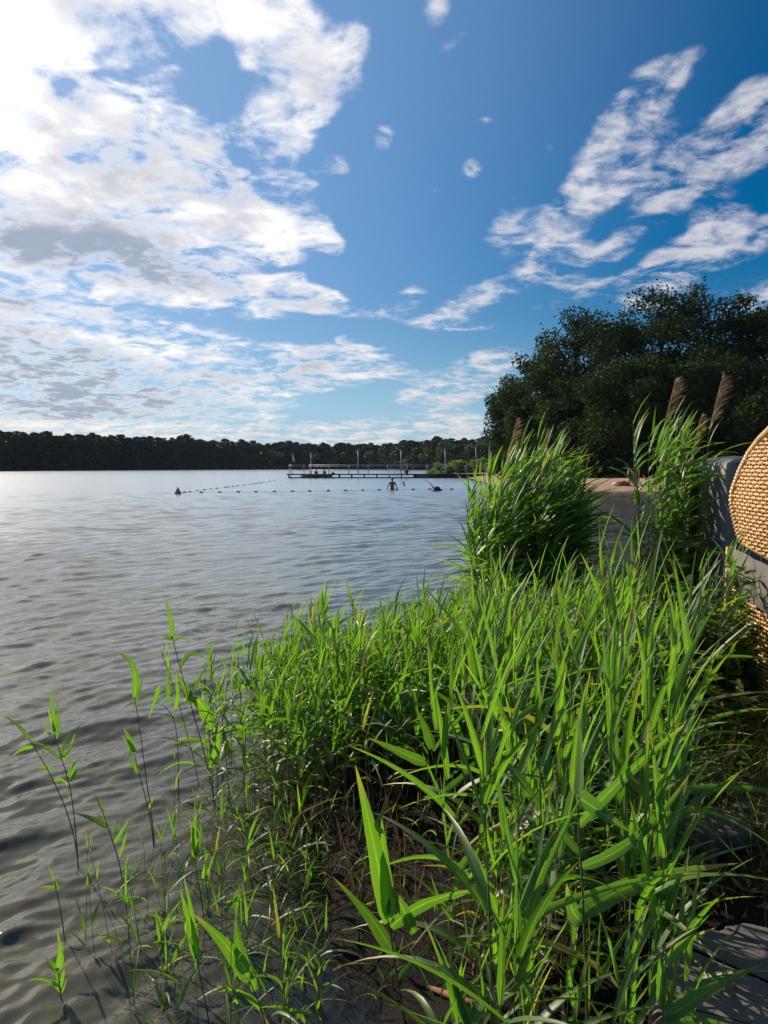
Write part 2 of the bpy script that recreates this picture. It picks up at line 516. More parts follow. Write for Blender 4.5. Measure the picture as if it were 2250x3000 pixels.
M_SCUM = simple('dead_litter', (0.30, 0.20, 0.11), (0.16, 0.095, 0.05), 12, 0.9, 0.1)


def wicker_material():
    m, n, l, out = material('wicker_strand')
    b = n.new('ShaderNodeBsdfPrincipled')
    b.inputs['Roughness'].default_value = 0.45
    nz = noise_node(n, l, 40, 4, 0.6)
    nz2 = noise_node(n, l, 5, 3, 0.6)
    c = mixc(n, l, mapr(n, l, nz, 0.3, 0.7), (0.72, 0.43, 0.155), (0.52, 0.29, 0.095))
    c = mixc(n, l, mapr(n, l, nz2, 0.45, 0.7, 0.0, 0.5), c, (0.36, 0.20, 0.08))
    l.new(c, b.inputs['Base Color'])
    l.new(b.outputs[0], out.inputs[0])
    return m


M_WICKER = wicker_material()
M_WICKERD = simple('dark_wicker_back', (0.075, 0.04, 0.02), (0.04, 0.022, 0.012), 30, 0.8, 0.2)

# ------------------------------------------------------------------ lake outline and terrain
LAKE = np.array([
    (-210, -60), (-60, -14), (-9, -2.5), (-2.2, 0.2), (-0.75, 1.3), (-0.12, 2.2), (-0.18, 2.9), (-0.42, 3.5), (-0.42, 4.6), (0.25, 5.9), (1.1, 7.4), (2.0, 8.3), (3.0, 8.7), (3.9, 9.6),
    (5.6, 13), (9.5, 23), (15, 35), (21.5, 47), (22, 51), (19, 52.6), (15, 53.3), (12.6, 57), (11.2, 66), (11.0, 82), (12.5, 100), (13.0, 112), (11, 116.5), (6.5, 118), (5.2, 121), (8, 126), (22, 140), (55, 190), (85, 280),
    (72, 350), (45, 385), (5, 455), (-30, 450), (-68, 418), (-112, 330), (-140, 270), (-185, 232), (-250, 110)], float)


def seg_dist(P, A, B):
    d = B - A
    t = np.clip(((P - A) @ d) / (d @ d), 0, 1)
    return np.linalg.norm(P - (A + t[:, None] * d), axis=1)


def lake_sd(P):
    """signed distance to the lake shore, negative on the water"""
    P = np.asarray(P, float).reshape(-1, 2)
    dist = np.full(len(P), 1e9)
    inside = np.zeros(len(P), bool)
    k = len(LAKE)
    for i in range(k):
        A, B = LAKE[i], LAKE[(i + 1) % k]
        dist = np.minimum(dist, seg_dist(P, A, B))
        c = ((A[1] > P[:, 1]) != (B[1] > P[:, 1]))
        xs = A[0] + (P[:, 1] - A[1]) * (B[0] - A[0]) / (B[1] - A[1] + 1e-12)
        inside ^= c & (P[:, 0] < xs)
    return np.where(inside, -dist, dist)


def vnoise(x, y, seed=0):
    """smooth value noise"""
    xi, yi = np.floor(x).astype(int), np.floor(y).astype(int)
    fx, fy = x - xi, y - yi
    fx, fy = fx * fx * (3 - 2 * fx), fy * fy * (3 - 2 * fy)

    def h(a, b):
        q = (a * 374761393 + b * 668265263 + seed * 974634777) & 0xffffffff
        q = ((q ^ (q >> 13)) * 1274126177) & 0xffffffff
        return ((q ^ (q >> 16)) & 0xffff) / 65535.0
    return (h(xi, yi) * (1 - fx) + h(xi + 1, yi) * fx) * (1 - fy) + (h(xi, yi + 1) * (1 - fx) + h(xi + 1, yi + 1) * fx) * fy


def ground_z(P):
    P = np.asarray(P, float).reshape(-1, 2)
    sd = lake_sd(P)
    r = np.hypot(P[:, 0], P[:, 1])
    near = np.clip(1 - (r - 10) / 20, 0, 1)
    sdn = sd + near * (0.28 * (vnoise(P[:, 0] * 2.2, P[:, 1] * 2.2, 3) - .5) + 0.16 * (vnoise(P[:, 0] * 6.5, P[:, 1] * 6.5, 4) - .5))
    land_near = 0.30 * (1 - np.exp(-np.maximum(sdn, 0) / 0.45)) + 0.10 * np.clip((sdn - 1.0) / 2, 0, 1)
    land_far = 0.9 * (1 - np.exp(-np.maximum(sdn, 0) / 5.0)) + np.clip((sdn - 12) * 0.02, 0, 6)
    wet = -0.9 * (1 - np.exp(np.minimum(sdn, 0) / 2.6)) - 0.02 * np.clip(-sdn, 0, 60)
    z = np.where(sdn > 0, land_near * near + land_far * (1 - near), wet)
    z = z + near * (np.clip(sdn + .3, 0, 1)) * (0.07 * (vnoise(P[:, 0] * 5, P[:, 1] * 5, 5) - .5) + 0.045 * (vnoise(P[:, 0] * 14, P[:, 1] * 14, 6) - .5) + 0.025 * (vnoise(P[:, 0] * 31, P[:, 1] * 31, 7) - .5))
    return z


def gz(x, y):
    return float(ground_z([(x, y)])[0])


FLIP = False


def polar_sheet(radii, azs):
    a, r = np.meshgrid(azs, radii)
    X, Y = r * np.sin(a), r * np.cos(a)
    nr, na = a.shape
    i, j = np.meshgrid(np.arange(nr - 1), np.arange(na - 1), indexing='ij')
    f = np.stack([i * na + j, i * na + j + 1, (i + 1) * na + j + 1, (i + 1) * na + j], -1).reshape(-1, 4)
    return X.ravel(), Y.ravel(), f[:, ::-1] if FLIP else f


def terrain_material():
    m, n, l, out = material('bank_soil')
    b = n.new('ShaderNodeBsdfPrincipled')
    pos = n.new('ShaderNodeTexCoord').outputs['Object']
    a = n.new('ShaderNodeAttribute')
    a.attribute_name = 'tint'
    s = n.new('ShaderNodeSeparateColor')
    l.new(a.outputs['Color'], s.inputs[0])
    n1 = noise_node(n, l, 3.0, 6, 0.6, pos)
    n2 = noise_node(n, l, 28.0, 8, 0.72, pos)
    peat = mixc(n, l, n2, (0.003, 0.0026, 0.0022), (0.013, 0.0095, 0.007))  # dark wet peat, with the shade of the reeds also put into its colour
    sand = mixc(n, l, mapr(n, l, n1, .3, .7), (0.16, 0.115, 0.078), (0.095, 0.068, 0.045))
    sand = mixc(n, l, mapr(n, l, n2, .45, .75, 0, .7), sand, (0.25, 0.19, 0.13))
    c = mixc(n, l, s.outputs[0], peat, sand)
    beach = mixc(n, l, mapr(n, l, noise_node(n, l, 0.9, 6, .65, pos), .35, .7), (0.48, 0.34, 0.21), (0.34, 0.235, 0.145))
    c = mixc(n, l, s.outputs[1], c, beach)
    meadow = mixc(n, l, n1, (0.045, 0.07, 0.025), (0.08, 0.095, 0.035))
    c = mixc(n, l, s.outputs[2], c, meadow)
    l.new(c, b.inputs['Base Color'])
    b.inputs['Roughness'].default_value = 0.7
    b.inputs['Specular IOR Level'].default_value = 0.12
    bp = n.new('ShaderNodeBump')
    bp.inputs['Strength'].default_value = 0.9
    bp.inputs['Distance'].default_value = 0.03
    l.new(n2, bp.inputs['Height'])
    l.new(bp.outputs[0], b.inputs['Normal'])
    l.new(b.outputs[0], out.inputs[0])
    return m


def build_terrain():
    g = Geo()
    radii = np.concatenate([[0.02], np.geomspace(0.4, 12, 230), np.geomspace(12.3, 3000, 170)])
    azs = np.concatenate([np.radians(np.linspace(-180, -48, 34)[:-1]), np.radians(np.linspace(-48, 44, 260)), np.radians(np.linspace(44, 180, 34)[1:])])
    X, Y, f = polar_sheet(radii, azs)
    P = np.stack([X, Y], 1)
    z = ground_z(P)
    sd = lake_sd(P)
    r = np.hypot(X, Y)
    sandy = np.clip((sd - 0.9) / 0.8, 0, 1) * np.clip((X - 1.0) / 1.0, 0, 1)
    sandy = np.maximum(sandy, np.clip(-(sd + 0.15) / .5, 0, .55) * (X < .5))
    beach = np.clip((Y - 30) / 12, 0, 1) * np.clip((130 - Y) / 10, 0, 1) * np.clip((X - 2) / 4, 0, 1) * np.clip(1 - (sd - 9) / 6, 0, 1) * (sd > -3)
    meadow = np.clip((r - 16) / 10, 0, 1) * np.clip(sd / 2, 0, 1) * (1 - beach)
    g.add(np.stack([X, Y, z], 1), f, np.stack([sandy, beach, meadow], 1))
    prop(g.build('ground', terrain_material()), kind='structure')


build_terrain()


# ------------------------------------------------------------------ water
def water_material():
    m, n, l, out = material('lake_water')
    tc = n.new('ShaderNodeTexCoord').outputs['Object']
    a = n.new('ShaderNodeAttribute')
    a.attribute_name = 'tint'
    s = n.new('ShaderNodeSeparateColor')
    l.new(a.outputs['Color'], s.inputs[0])
    h1 = noise_node(n, l, 1.0, 3, 0.55, tc, (3.2, 5.2, 1))
    h2 = noise_node(n, l, 1.0, 3, 0.55, tc, (9.0, 13.0, 1))
    h3 = noise_node(n, l, 1.0, 4, 0.6, tc, (.55, 1.3, 1))
    hh = mth(n, l, 'ADD', mth(n, l, 'MULTIPLY', h1, 0.055), mth(n, l, 'MULTIPLY', h2, 0.010))
    hh = mth(n, l, 'ADD', hh, mth(n, l, 'MULTIPLY', h3, 0.16))
    bp = n.new('ShaderNodeBump')
    bp.inputs['Distance'].default_value = 1.0
    l.new(mth(n, l, 'MULTIPLY', s.outputs[1], BUMP), bp.inputs['Strength'])
    l.new(hh, bp.inputs['Height'])
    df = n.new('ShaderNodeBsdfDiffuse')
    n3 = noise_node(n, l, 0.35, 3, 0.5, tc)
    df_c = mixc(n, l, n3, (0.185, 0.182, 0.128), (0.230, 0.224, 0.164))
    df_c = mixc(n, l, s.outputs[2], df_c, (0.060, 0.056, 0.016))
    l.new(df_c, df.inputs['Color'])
    tr = n.new('ShaderNodeBsdfTransparent')
    tr.inputs['Color'].default_value = (0.80, 0.70, 0.50, 1)
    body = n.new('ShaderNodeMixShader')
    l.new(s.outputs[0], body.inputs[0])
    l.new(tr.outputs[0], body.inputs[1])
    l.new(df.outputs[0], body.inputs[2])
    gl = n.new('ShaderNodeBsdfGlossy')
    l.new(mapr(n, l, s.outputs[1], .2, 1.0, .05, .20, False), gl.inputs['Roughness'])
    gl.inputs['Color'].default_value = (1, 1, 1, 1)
    l.new(bp.outputs[0], gl.inputs['Normal'])
    fr = n.new('ShaderNodeFresnel')
    fr.inputs['IOR'].default_value = 1.34
    l.new(bp.outputs[0], fr.inputs['Normal'])
    mx = n.new('ShaderNodeMixShader')
    l.new(mth(n, l, 'MULTIPLY', fr.outputs[0], 1.0, clamp=True), mx.inputs[0])
    l.new(body.outputs[0], mx.inputs[1])
    l.new(gl.outputs[0], mx.inputs[2])
    l.new(mx.outputs[0], out.inputs[0])
    return m


BUMP = 0.16


def build_water():
    g = Geo()
    radii = np.concatenate([np.geomspace(0.8, 70, 1050), np.geomspace(70.8, 520, 130)])
    azs = np.concatenate([np.radians(np.linspace(-110, -44, 40)[:-1]), np.radians(np.linspace(-44, 36, 560)), np.radians(np.linspace(36, 60, 16)[1:])])
    X, Y, f = polar_sheet(radii, azs)
    r = np.hypot(X, Y)
    dr = np.gradient(radii)
    spac = np.repeat(np.maximum(dr, radii * R(80 / 560)), len(azs))
    P = np.stack([X, Y], 1)
    sd = lake_sd(P)
    z = np.zeros_like(X)
    q = np.random.default_rng(5)
    # patches where the ripples come and go
    gust = 0.55 + 0.9 * vnoise(X * .35 + 7, Y * .25, 21)
    for k in range(104):
        lam = 0.07 * (1.05 / 0.07) ** q.random()
        ang = R((-58 if k % 3 else -30) + 20 * q.normal())
        kx, ky = math.cos(ang) * 2 * math.pi / lam, math.sin(ang) * 2 * math.pi / lam
        amp = 0.0024 * lam ** 0.72 * (0.6 + .8 * q.random())
        fade = np.clip((lam / spac - 2.2) / 2.5, 0, 1)
        ph = q.random() * 6.28
        w = np.sin(kx * X + ky * Y + ph + 2.2 * vnoise(X * .35 / lam ** .5 + k * 3.3, Y * .35 / lam ** .5 + k * 1.7, k))
        w = w * (.35 + 1.3 * vnoise(X * .5 / lam ** .5 + k * 5.1, Y * .5 / lam ** .5 + k * 2.9, 100 + k))
        z += amp * fade * (w + 0.40 * w * w)
    calm = np.clip((-sd - 0.0) / 1.2, 0.15, 1.0)
    inlet = np.clip((X - 2.2) / 1.5, 0, 1) * np.clip((Y - 6) / 2, 0, 1) * np.clip((60 - Y) / 8, 0, 1)
    z = z * calm * gust * (1 - .2 * inlet)
    depth = np.maximum(0.0, -ground_z(P))
    alpha = np.clip(0.05 + 1 - np.exp(-depth * 1.7), 0.0, 1.0)
    bump = np.clip((spac - .01) / .08, 0.15, 1.0) * np.clip(calm, .3, 1) * (1 + .6 * inlet)
    g.add(np.stack([X, Y, z], 1), f, np.stack([alpha, bump, inlet], 1))
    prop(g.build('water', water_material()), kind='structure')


build_water()

# ------------------------------------------------------------------ leaf and reed generators


def norm(v):
    return v / (np.linalg.norm(v, axis=-1, keepdims=True) + 1e-12)


def leaves(g, P0, P1, P2, W, roll, tint, seg=6, fold=0.18, face=None):
    """a batch of lance-shaped blades along quadratic curves; roll turns each about its own axis"""
    P0, P1, P2 = [np.asarray(p, float).reshape(-1, 3) for p in (P0, P1, P2)]
    n = len(P0)
    if n == 0:
        return
    W = np.broadcast_to(np.asarray(W, float), (n,))
    roll = np.broadcast_to(np.asarray(roll, float), (n,))
    t = np.linspace(0, 1, seg + 1)
    T = t[None, :, None]
    C = (1 - T) ** 2 * P0[:, None] + 2 * T * (1 - T) * P1[:, None] + T * T * P2[:, None]
    D = norm(2 * (1 - T) * (P1 - P0)[:, None] + 2 * T * (P2 - P1)[:, None])
    ref = np.array([0, 0, 1.0]) if face is None else np.asarray(face, float)
    ref = np.broadcast_to(ref, (n, 3))
    side = np.cross(D, ref[:, None])
    bad = np.linalg.norm(side, axis=-1) < 0.15
    alt = np.cross(D, np.broadcast_to(np.array([.6, -.8, 0.0]), D.shape))
    side = norm(np.where(bad[..., None], alt, side))
    nrm = np.cross(side, D)
    rr = roll[:, None, None] * (1 + 0.5 * (T - .3))
    s2 = np.cos(rr) * side + np.sin(rr) * nrm
    n2 = np.cos(rr) * nrm - np.sin(rr) * side
    prof = (1 - np.exp(-(t + .055) * 9.0)) * (1 - t) ** .82 * 1.22
    wav = 1 + .05 * np.sin(t[None] * 23 + 40 * W[:, None] * 97) + .04 * np.sin(t[None] * 51 + W[:, None] * 3111)
    w = (W[:, None] * prof[None] * wav * 0.5)[..., None]
    L, M, Rr = C - s2 * w, C - n2 * w * 2 * fold, C + s2 * w
    V = np.stack([L, M, Rr], 2)                 # n, seg+1, 3, 3
    base = (np.arange(n) * (seg + 1) * 3)[:, None, None]
    i = np.arange(seg)[None, :, None]
    j = np.arange(2)[None, None, :]
    q = base + i * 3 + j
    f = np.stack([q, q + 1, q + 4, q + 3], -1).reshape(-1, 4)
    tt = np.repeat(np.asarray(tint, float).reshape(-1, 3) * np.ones((n, 1)), (seg + 1) * 3, 0)
    # blue channel: place across the blade, for the veins
    ac = np.tile(np.array([0, .5, 1.0]), n * (seg + 1))
    # tips run a little drier
    tipd = (np.clip((t[None] - (.93 - .22 * ((W * 7919) % 1)[:, None])) * 6, 0, .8)).repeat(3, 1).ravel()
    tt = tt.copy()
    tt[:, 1] = np.maximum(tt[:, 1], tipd)
    tt[:, 2] = ac
    g.add(V.reshape(-1, 3), f, tt)


def stems(g, P0, P1, P2, r0, r1, tint0, tint1, seg=5, sides=4):
    P0, P1, P2 = [np.asarray(p, float).reshape(-1, 3) for p in (P0, P1, P2)]
    n = len(P0)
    t = np.linspace(0, 1, seg + 1)
    T = t[None, :, None]
    C = (1 - T) ** 2 * P0[:, None] + 2 * T * (1 - T) * P1[:, None] + T * T * P2[:, None]
    rad = (np.asarray(r0)[:, None] * (1 - t) + np.asarray(r1)[:, None] * t)[..., None]
    V = []
    for k in range(sides):
        a = 2 * math.pi * k / sides
        V.append(C + rad * np.array([math.cos(a), math.sin(a), 0]))
    V = np.stack(V, 2)
    base = (np.arange(n) * (seg + 1) * sides)[:, None, None]
    i = np.arange(seg)[None, :, None]
    j = np.arange(sides)[None, None, :]
    k2 = (j + 1) % sides
    q0 = base + i * sides
    f = np.stack([q0 + j, q0 + k2, q0 + sides + k2, q0 + sides + j], -1).reshape(-1, 4)
    tt = (np.asarray(tint0)[:, None] * (1 - T ** .7) + np.asarray(tint1)[:, None] * T ** .7)
    tt = np.repeat(tt.reshape(-1, 3), sides, 0)
    g.add(V.reshape(-1, 3), f, tt)


WIND = np.array([0.93, 0.12, 0.0])


def reeds(gs, gl, base, H, lean, K=10, L=0.32, wid=0.020, wind=0.35, tmin=0.22, young=0.5, dry=0.12, seg=6, sseg=5, q=None, spear=2, droop=45):
    """M reeds: curved stems into gs, alternating blades into gl"""
    q = q or rng
    base = np.asarray(base, float).reshape(-1, 3)
    M = len(base)
    H = np.broadcast_to(np.asarray(H, float), (M,))
    lean = np.asarray(lean, float).reshape(-1, 3) * np.ones((M, 1))
    top = base + np.array([0, 0, 1.0]) * H[:, None] + lean * H[:, None]
    mid = base * .5 + top * .5 - lean * H[:, None] * .25
    r0 = 0.0032 * (0.7 + .5 * q.random(M)) * np.clip(H / 1.0, .6, 1.4)
    br = np.stack([q.random(M), np.full(M, .85), np.zeros(M)], 1)
    gr = np.stack([q.random(M), np.full(M, .05), np.zeros(M)], 1)
    stems(gs, base, mid, top, r0, r0 * .45, br, gr, sseg)
    k = np.arange(K)
    tk = tmin + (0.97 - tmin) * (k / (K - 1)) ** .9
    tk = np.clip(tk[None] + q.normal(0, .02, (M, K)), .05, .985)
    T = tk[..., None]
    P0 = (1 - T) ** 2 * base[:, None] + 2 * T * (1 - T) * mid[:, None] + T * T * top[:, None]
    phi = q.random((M, 1)) * 6.28 + k[None] * math.pi + q.normal(0, .55, (M, K))
    d = np.stack([np.cos(phi), np.sin(phi), np.zeros_like(phi)], -1)
    wv = wind * (0.3 + .9 * tk)[..., None] * (0.7 + .6 * q.random((M, K, 1)))
    d = norm(d * (1 - np.minimum(wv, .95)) + WIND * wv * 1.6)
    el = np.radians(38 + 34 * tk ** 1.5 + q.normal(0, 9, (M, K)))
    sp = k[None] >= K - spear
    el = np.where(sp, np.radians(76 + q.normal(0, 7, (M, K))), el)
    el2 = el - np.radians((droop * (0.35 + .9 * q.random((M, K)))) * np.where(sp, .25, 1.0))
    LL = L * (0.62 + .6 * np.sin(math.pi * np.clip(tk * .9 + .1, 0, 1))) * (0.75 + .5 * q.random((M, K)))
    LL = np.where(sp, LL * .95, LL)
    up = np.array([0, 0, 1.0])
    P1 = P0 + (LL * .5)[..., None] * (d * np.cos(el)[..., None] + up * np.sin(el)[..., None])
    P2 = P0 + LL[..., None] * (d * np.cos(el2)[..., None] + up * np.sin(el2)[..., None]) + WIND * (LL * .18)[..., None] * wv
    roll = q.normal(0, .55, (M, K))
    W = wid * (0.75 + .5 * q.random((M, K))) * np.clip(LL / (L * .9), .6, 1.2)
    hue = np.clip(young + q.normal(0, .28, (M, K)), 0, 1)
    dr = np.where(q.random((M, K)) < dry * np.clip(1.7 - 2.6 * tk, 0.05, 1.5) * 1.2, 0.55 + .45 * q.random((M, K)), 0.03 * q.random((M, K)))
    tint = np.stack([hue, dr, np.zeros_like(hue)], -1).reshape(-1, 3)
    leaves(gl, P0.reshape(-1, 3), P1.reshape(-1, 3), P2.reshape(-1, 3), W.ravel(), roll.ravel(), tint, seg)
    return top


def plume(base, tip, lean, n=170, q=None):
    """nodding flower head of a reed"""
    q = q or rng
    g = Geo()
    base, tip = np.asarray(base, float), np.asarray(tip, float)
    Lh = np.linalg.norm(tip - base)
    t = q.random(n) ** .8 * .92
    P0 = base + (tip - base) * t[:, None]
    phi = q.random(n) * 6.28
    d = np.stack([np.cos(phi), np.sin(phi), np.zeros(n)], 1) * .5 + np.asarray(lean) * .9
    ln = Lh * (.29 * np.sin(math.pi * np.clip(t * .75 + .22, 0, 1)) + .06) * (.7 + .6 * q.random(n))
    P1 = P0 + norm(d * .45 + np.array([0, 0, 1.0])) * (ln * .5)[:, None]
    P2 = P0 + norm(d * .75 + np.array([0, 0, .75])) * ln[:, None]
    leaves(g, P0, P1, P2, 0.0055, q.normal(0, 1, n), np.stack([q.random(n), q.random(n) * .5, 0 * t], 1), 4, .1)
    return g


def stand_on(P, sink=0.04):
    P = np.asarray(P, float).reshape(-1, 2)
    return np.concatenate([P, (ground_z(P) - sink)[:, None]], 1)


def scatter(poly, n, q=None, mind=0.0):
    q = q or rng
    poly = np.asarray(poly, float)
    lo, hi = poly.min(0), poly.max(0)
    out = []
    while len(out) < n:
        P = lo + (hi - lo) * q.random((n * 3, 2))
        ins = np.zeros(len(P), bool)
        for i in range(len(poly)):
            A, B = poly[i], poly[(i + 1) % len(poly)]
            c = ((A[1] > P[:, 1]) != (B[1] > P[:, 1]))
            ins ^= c & (P[:, 0] < A[0] + (P[:, 1] - A[1]) * (B[0] - A[0]) / (B[1] - A[1] + 1e-12))
        for p in P[ins]:
            out.append(p)
            if len(out) >= n:
                break
    return np.array(out)


def reed_object(base, H, lean, label, group, **kw):
    gs, gl = Geo(), Geo()
    pl = kw.pop('plume', None)
    top = reeds(gs, gl, [base], [H], [lean], **kw)[0]
    o = empty('reed', base, label, 'reed', group)
    gs.build('stem', M_STEM, o, base)
    gl.build('foliage', M_REED, o, base)
    if pl:
        ln = norm(np.array([lean[0], lean[1], 0]) * 2 + WIND)
        plume(top - np.array([0, 0, .02]), top + np.array([0, 0, pl]) + ln * pl * .25, ln).build('plume', M_PLUME, o, base)
    return o


# ------------------------------------------------------------------ single reeds read from the photograph
def hero(depth, stem, lvs, label, auto=0, wid=0.02, stem_dry=.7, hue=.6, group=None, rad=.0035, tilt=0.0):
    """stem: photo pixels from top to foot at one depth; lvs: (foot px, mid px, tip px, width px, tip depth offset, hue, dry)"""
    pts = [at(px, py, depth + tilt * i) for i, (px, py) in enumerate(stem)]
    foot = pts[-1].copy()
    gzf = gz(foot[0], foot[1])
    if foot[2] > gzf - .02:
        foot2 = foot.copy()
        foot2[2] = gzf - .04
        pts.append(foot2)
    o = empty('reed', (foot[0], foot[1], gzf), label, 'reed', group)
    loc = (foot[0], foot[1], gzf)
    pts = np.array(pts)[::-1]
    # smooth the stem line
    s = np.concatenate([[0], np.cumsum(np.linalg.norm(np.diff(pts, axis=0), axis=1))])
    u = np.linspace(0, s[-1], 18)
    C = np.stack([np.interp(u, s, pts[:, i]) for i in range(3)], 1)
    for _ in range(3):
        C[1:-1] = (C[:-2] + 2 * C[1:-1] + C[2:]) / 4
    g = Geo()
    tt = np.linspace(0, 1, 18)
    tube(g, C, rad * (1 - .55 * tt), 6, np.stack([0 * tt + .3, stem_dry * (1 - tt) ** 1.2, 0 * tt], 1))
    g.build('stem', M_STEM, o, loc)
    for lf in lvs:
        (x0, y0), (xc, yc), (x1, y1), wpx, dz = lf[:5]
        h = lf[5] if len(lf) > 5 else hue
        dr = lf[6] if len(lf) > 6 else 0.02
        P0, P2 = at(x0, y0, depth), at(x1, y1, depth + dz)
        # the curve passes through the middle pixel
        Pm = at(xc, yc, depth + dz * .4)
        P1 = 2 * Pm - .5 * (P0 + P2)
        view = norm(Pm - np.array([0, 0, CAMZ]))
        g = Geo()
        roll = rng.normal(0, .35)
        leaves(g, [P0], [P1], [P2], wpx / FPX * depth / max(.6, math.cos(roll)), roll, [(h, dr, 0)], 12, .14, face=-view)
        g.build('leaf', M_REED, o, loc)
    for i in range(auto):
        t = 0.35 + .6 * i / max(1, auto - 1)
        j = int(t * 17)
        P0 = C[j]
        phi = i * math.pi + rng.normal(0, .6) + .3
        d = norm(np.array([math.cos(phi), .5 * math.sin(phi), 0]) + WIND * .3)
        L = .13 + .12 * rng.random()
        el = R(50 + 20 * t + rng.normal(0, 8))
        P1 = P0 + L * .5 * (d * math.cos(el) + np.array([0, 0, math.sin(el)]))
        el -= R(25 + 25 * rng.random())
        P2 = P0 + L * (d * math.cos(el) + np.array([0, 0, math.sin(el)]))
        g = Geo()
        leaves(g, [P0], [P1], [P2], wid * (.7 + .5 * rng.random()), rng.normal(0, .6), [(hue + rng.normal(0, .2), .05, 0)], 8, .15)
        g.build('leaf', M_REED, o, loc)
    return o


D = 3.05
hero(3.15, [(85, 2164), (123, 2223), (170, 2310), (200, 2385), (226, 2480), (232, 2560)],
     [((88, 2168), (52, 2125), (9, 2097), 12, .05), ((97, 2190), (66, 2195), (34, 2218), 14, -.05), ((92, 2172), (118, 2180), (147, 2184), 9, .03, .2),
      ((140, 2250), (118, 2250), (100, 2260), 16, -.05, .9), ((140, 2248), (156, 2254), (174, 2250), 9, .03, .2), ((160, 2290), (180, 2285), (200, 2300), 14, .02, .8)],
     'thin reed at far left leaning left over open water', hue=.55)
hero(3.12, [(159, 2147), (176, 2217), (206, 2288), (216, 2380), (226, 2480), (230, 2560)],
     [((160, 2145), (155, 2080), (144, 2012), 16, .03, .8), ((162, 2150), (150, 2110), (140, 2075), 11, -.02, .9), ((166, 2165), (172, 2100), (160, 2040), 10, .03, .4), ((150, 2150), (138, 2140), (132, 2110), 10, 0, .9),
      ((178, 2220), (200, 2160), (256, 2111), 10, .05, .2), ((185, 2235), (205, 2190), (221, 2146), 12, -.02, .5), ((178, 2215), (195, 2205), (218, 2160), 9, .0, .2),
      ((205, 2290), (225, 2260), (248, 2246), 10, -.03, .7), ((206, 2290), (214, 2250), (222, 2215), 10, .02, .8), ((200, 2275), (215, 2240), (240, 2222), 9, .02, .5),
      ((150, 2190), (130, 2195), (110, 2220), 9, .02, .4), ((180, 2225), (140, 2195), (95, 2170), 9, .02, .3)],
     'branching reed at far left with several narrow upright leaves', hue=.5)
hero(3.35, [(394, 2041), (406, 2106), (420, 2217), (432, 2310), (446, 2400), (455, 2490)],
     [((394, 2045), (388, 1950), (329, 1909), 22, .05, .7), ((400, 2060), (412, 2010), (422, 1965), 8, .02, .2), ((400, 2075), (388, 2060), (352, 2086), 7, .0, .2)],
     'tall bare reed in the water with one leaf curling left at its top', hue=.6)
hero(3.33, [(391, 2200), (405, 2260), (425, 2330), (442, 2400), (452, 2490)],
     [((391, 2203), (378, 2165), (361, 2132), 22, .03, .95), ((393, 2210), (382, 2180), (355, 2155), 14, .0, .9), ((405, 2265), (388, 2235), (370, 2211), 16, .02, .6), ((436, 2370), (446, 2340), (447, 2330), 8, .02, .9)],
     'short reed leaning against the bare tall reed in the water', hue=.8)
hero(2.95, [(279, 2330), (303, 2376), (317, 2429), (347, 2511), (362, 2590), (370, 2664)],
     [((303, 2376), (290, 2350), (279, 2329), 12, .02, .4), ((315, 2425), (262, 2395), (206, 2382), 16, .06, .4), ((313, 2412), (300, 2395), (284, 2390), 10, 0, .2),
      ((336, 2470), (360, 2430), (379, 2397), 14, .02, .3), ((350, 2510), (366, 2460), (372, 2430), 10, .02, 1.0), ((330, 2440), (340, 2410), (350, 2400), 9, .02, .3)],
     'small dark reed with a leaf reaching left over the water', hue=.4)
hero(3.75, [(505, 1868), (526, 1953), (558, 2064), (594, 2182), (617, 2288), (641, 2400)],
     [((505, 1872), (497, 1800), (477, 1744), 15, .03, .6), ((506, 1872), (490, 1868), (470, 1878), 14, .0, .8), ((510, 1880), (532, 1868), (580, 1884), 9, .05, .3),
      ((528, 1958), (565, 1915), (625, 1950), 14, .06, .1), ((558, 2062), (540, 2010), (512, 1965), 24, .03, .5), ((552, 2050), (585, 1985), (605, 1950), 12, .05, .2),
      ((617, 2138), (585, 2060), (532, 2053), 40, -.05, .85), ((590, 2170), (545, 2170), (500, 2186), 12, .0, .7), ((617, 2250), (640, 2170), (640, 2120), 24, .02, .9), ((600, 2200), (625, 2230), (640, 2250), 10, 0, .8)],
     'tall dark reed rising above the left edge of the thicket', hue=.5, rad=.0042)
hero(3.8, [(452, 2062), (468, 2040), (500, 2075), (512, 2110), (520, 2130)],
     [((468, 2010), (455, 2050), (435, 2108), 16, .0, .7), ((500, 2060), (492, 1990), (505, 1930), 14, .02, .8), ((512, 2080), (520, 2020), (500, 1960), 14, .02, .8)],
     'thin reed with a drooping leaf at the left edge of the thicket', auto=3, hue=.7)
hero(2.7, [(570, 2511), (578, 2560), (594, 2664), (608, 2770), (623, 2876)],
     [((572, 2511), (568, 2450), (552, 2400), 22, .02, .9), ((573, 2508), (588, 2450), (584, 2395), 16, .03, .3), ((574, 2512), (565, 2440), (580, 2380), 12, .0, .6)],
     'reed with a closed fan of three upright leaves over shallow water', hue=.8)
hero(2.25, [(576, 2805), (590, 2880), (606, 2960), (620, 3040)],
     [((577, 2808), (556, 2710), (526, 2600), 34, .02, .85), ((578, 2808), (562, 2680), (536, 2560), 20, .05, .95)],
     'reed at lower left with a broad bright upright leaf', hue=.85)
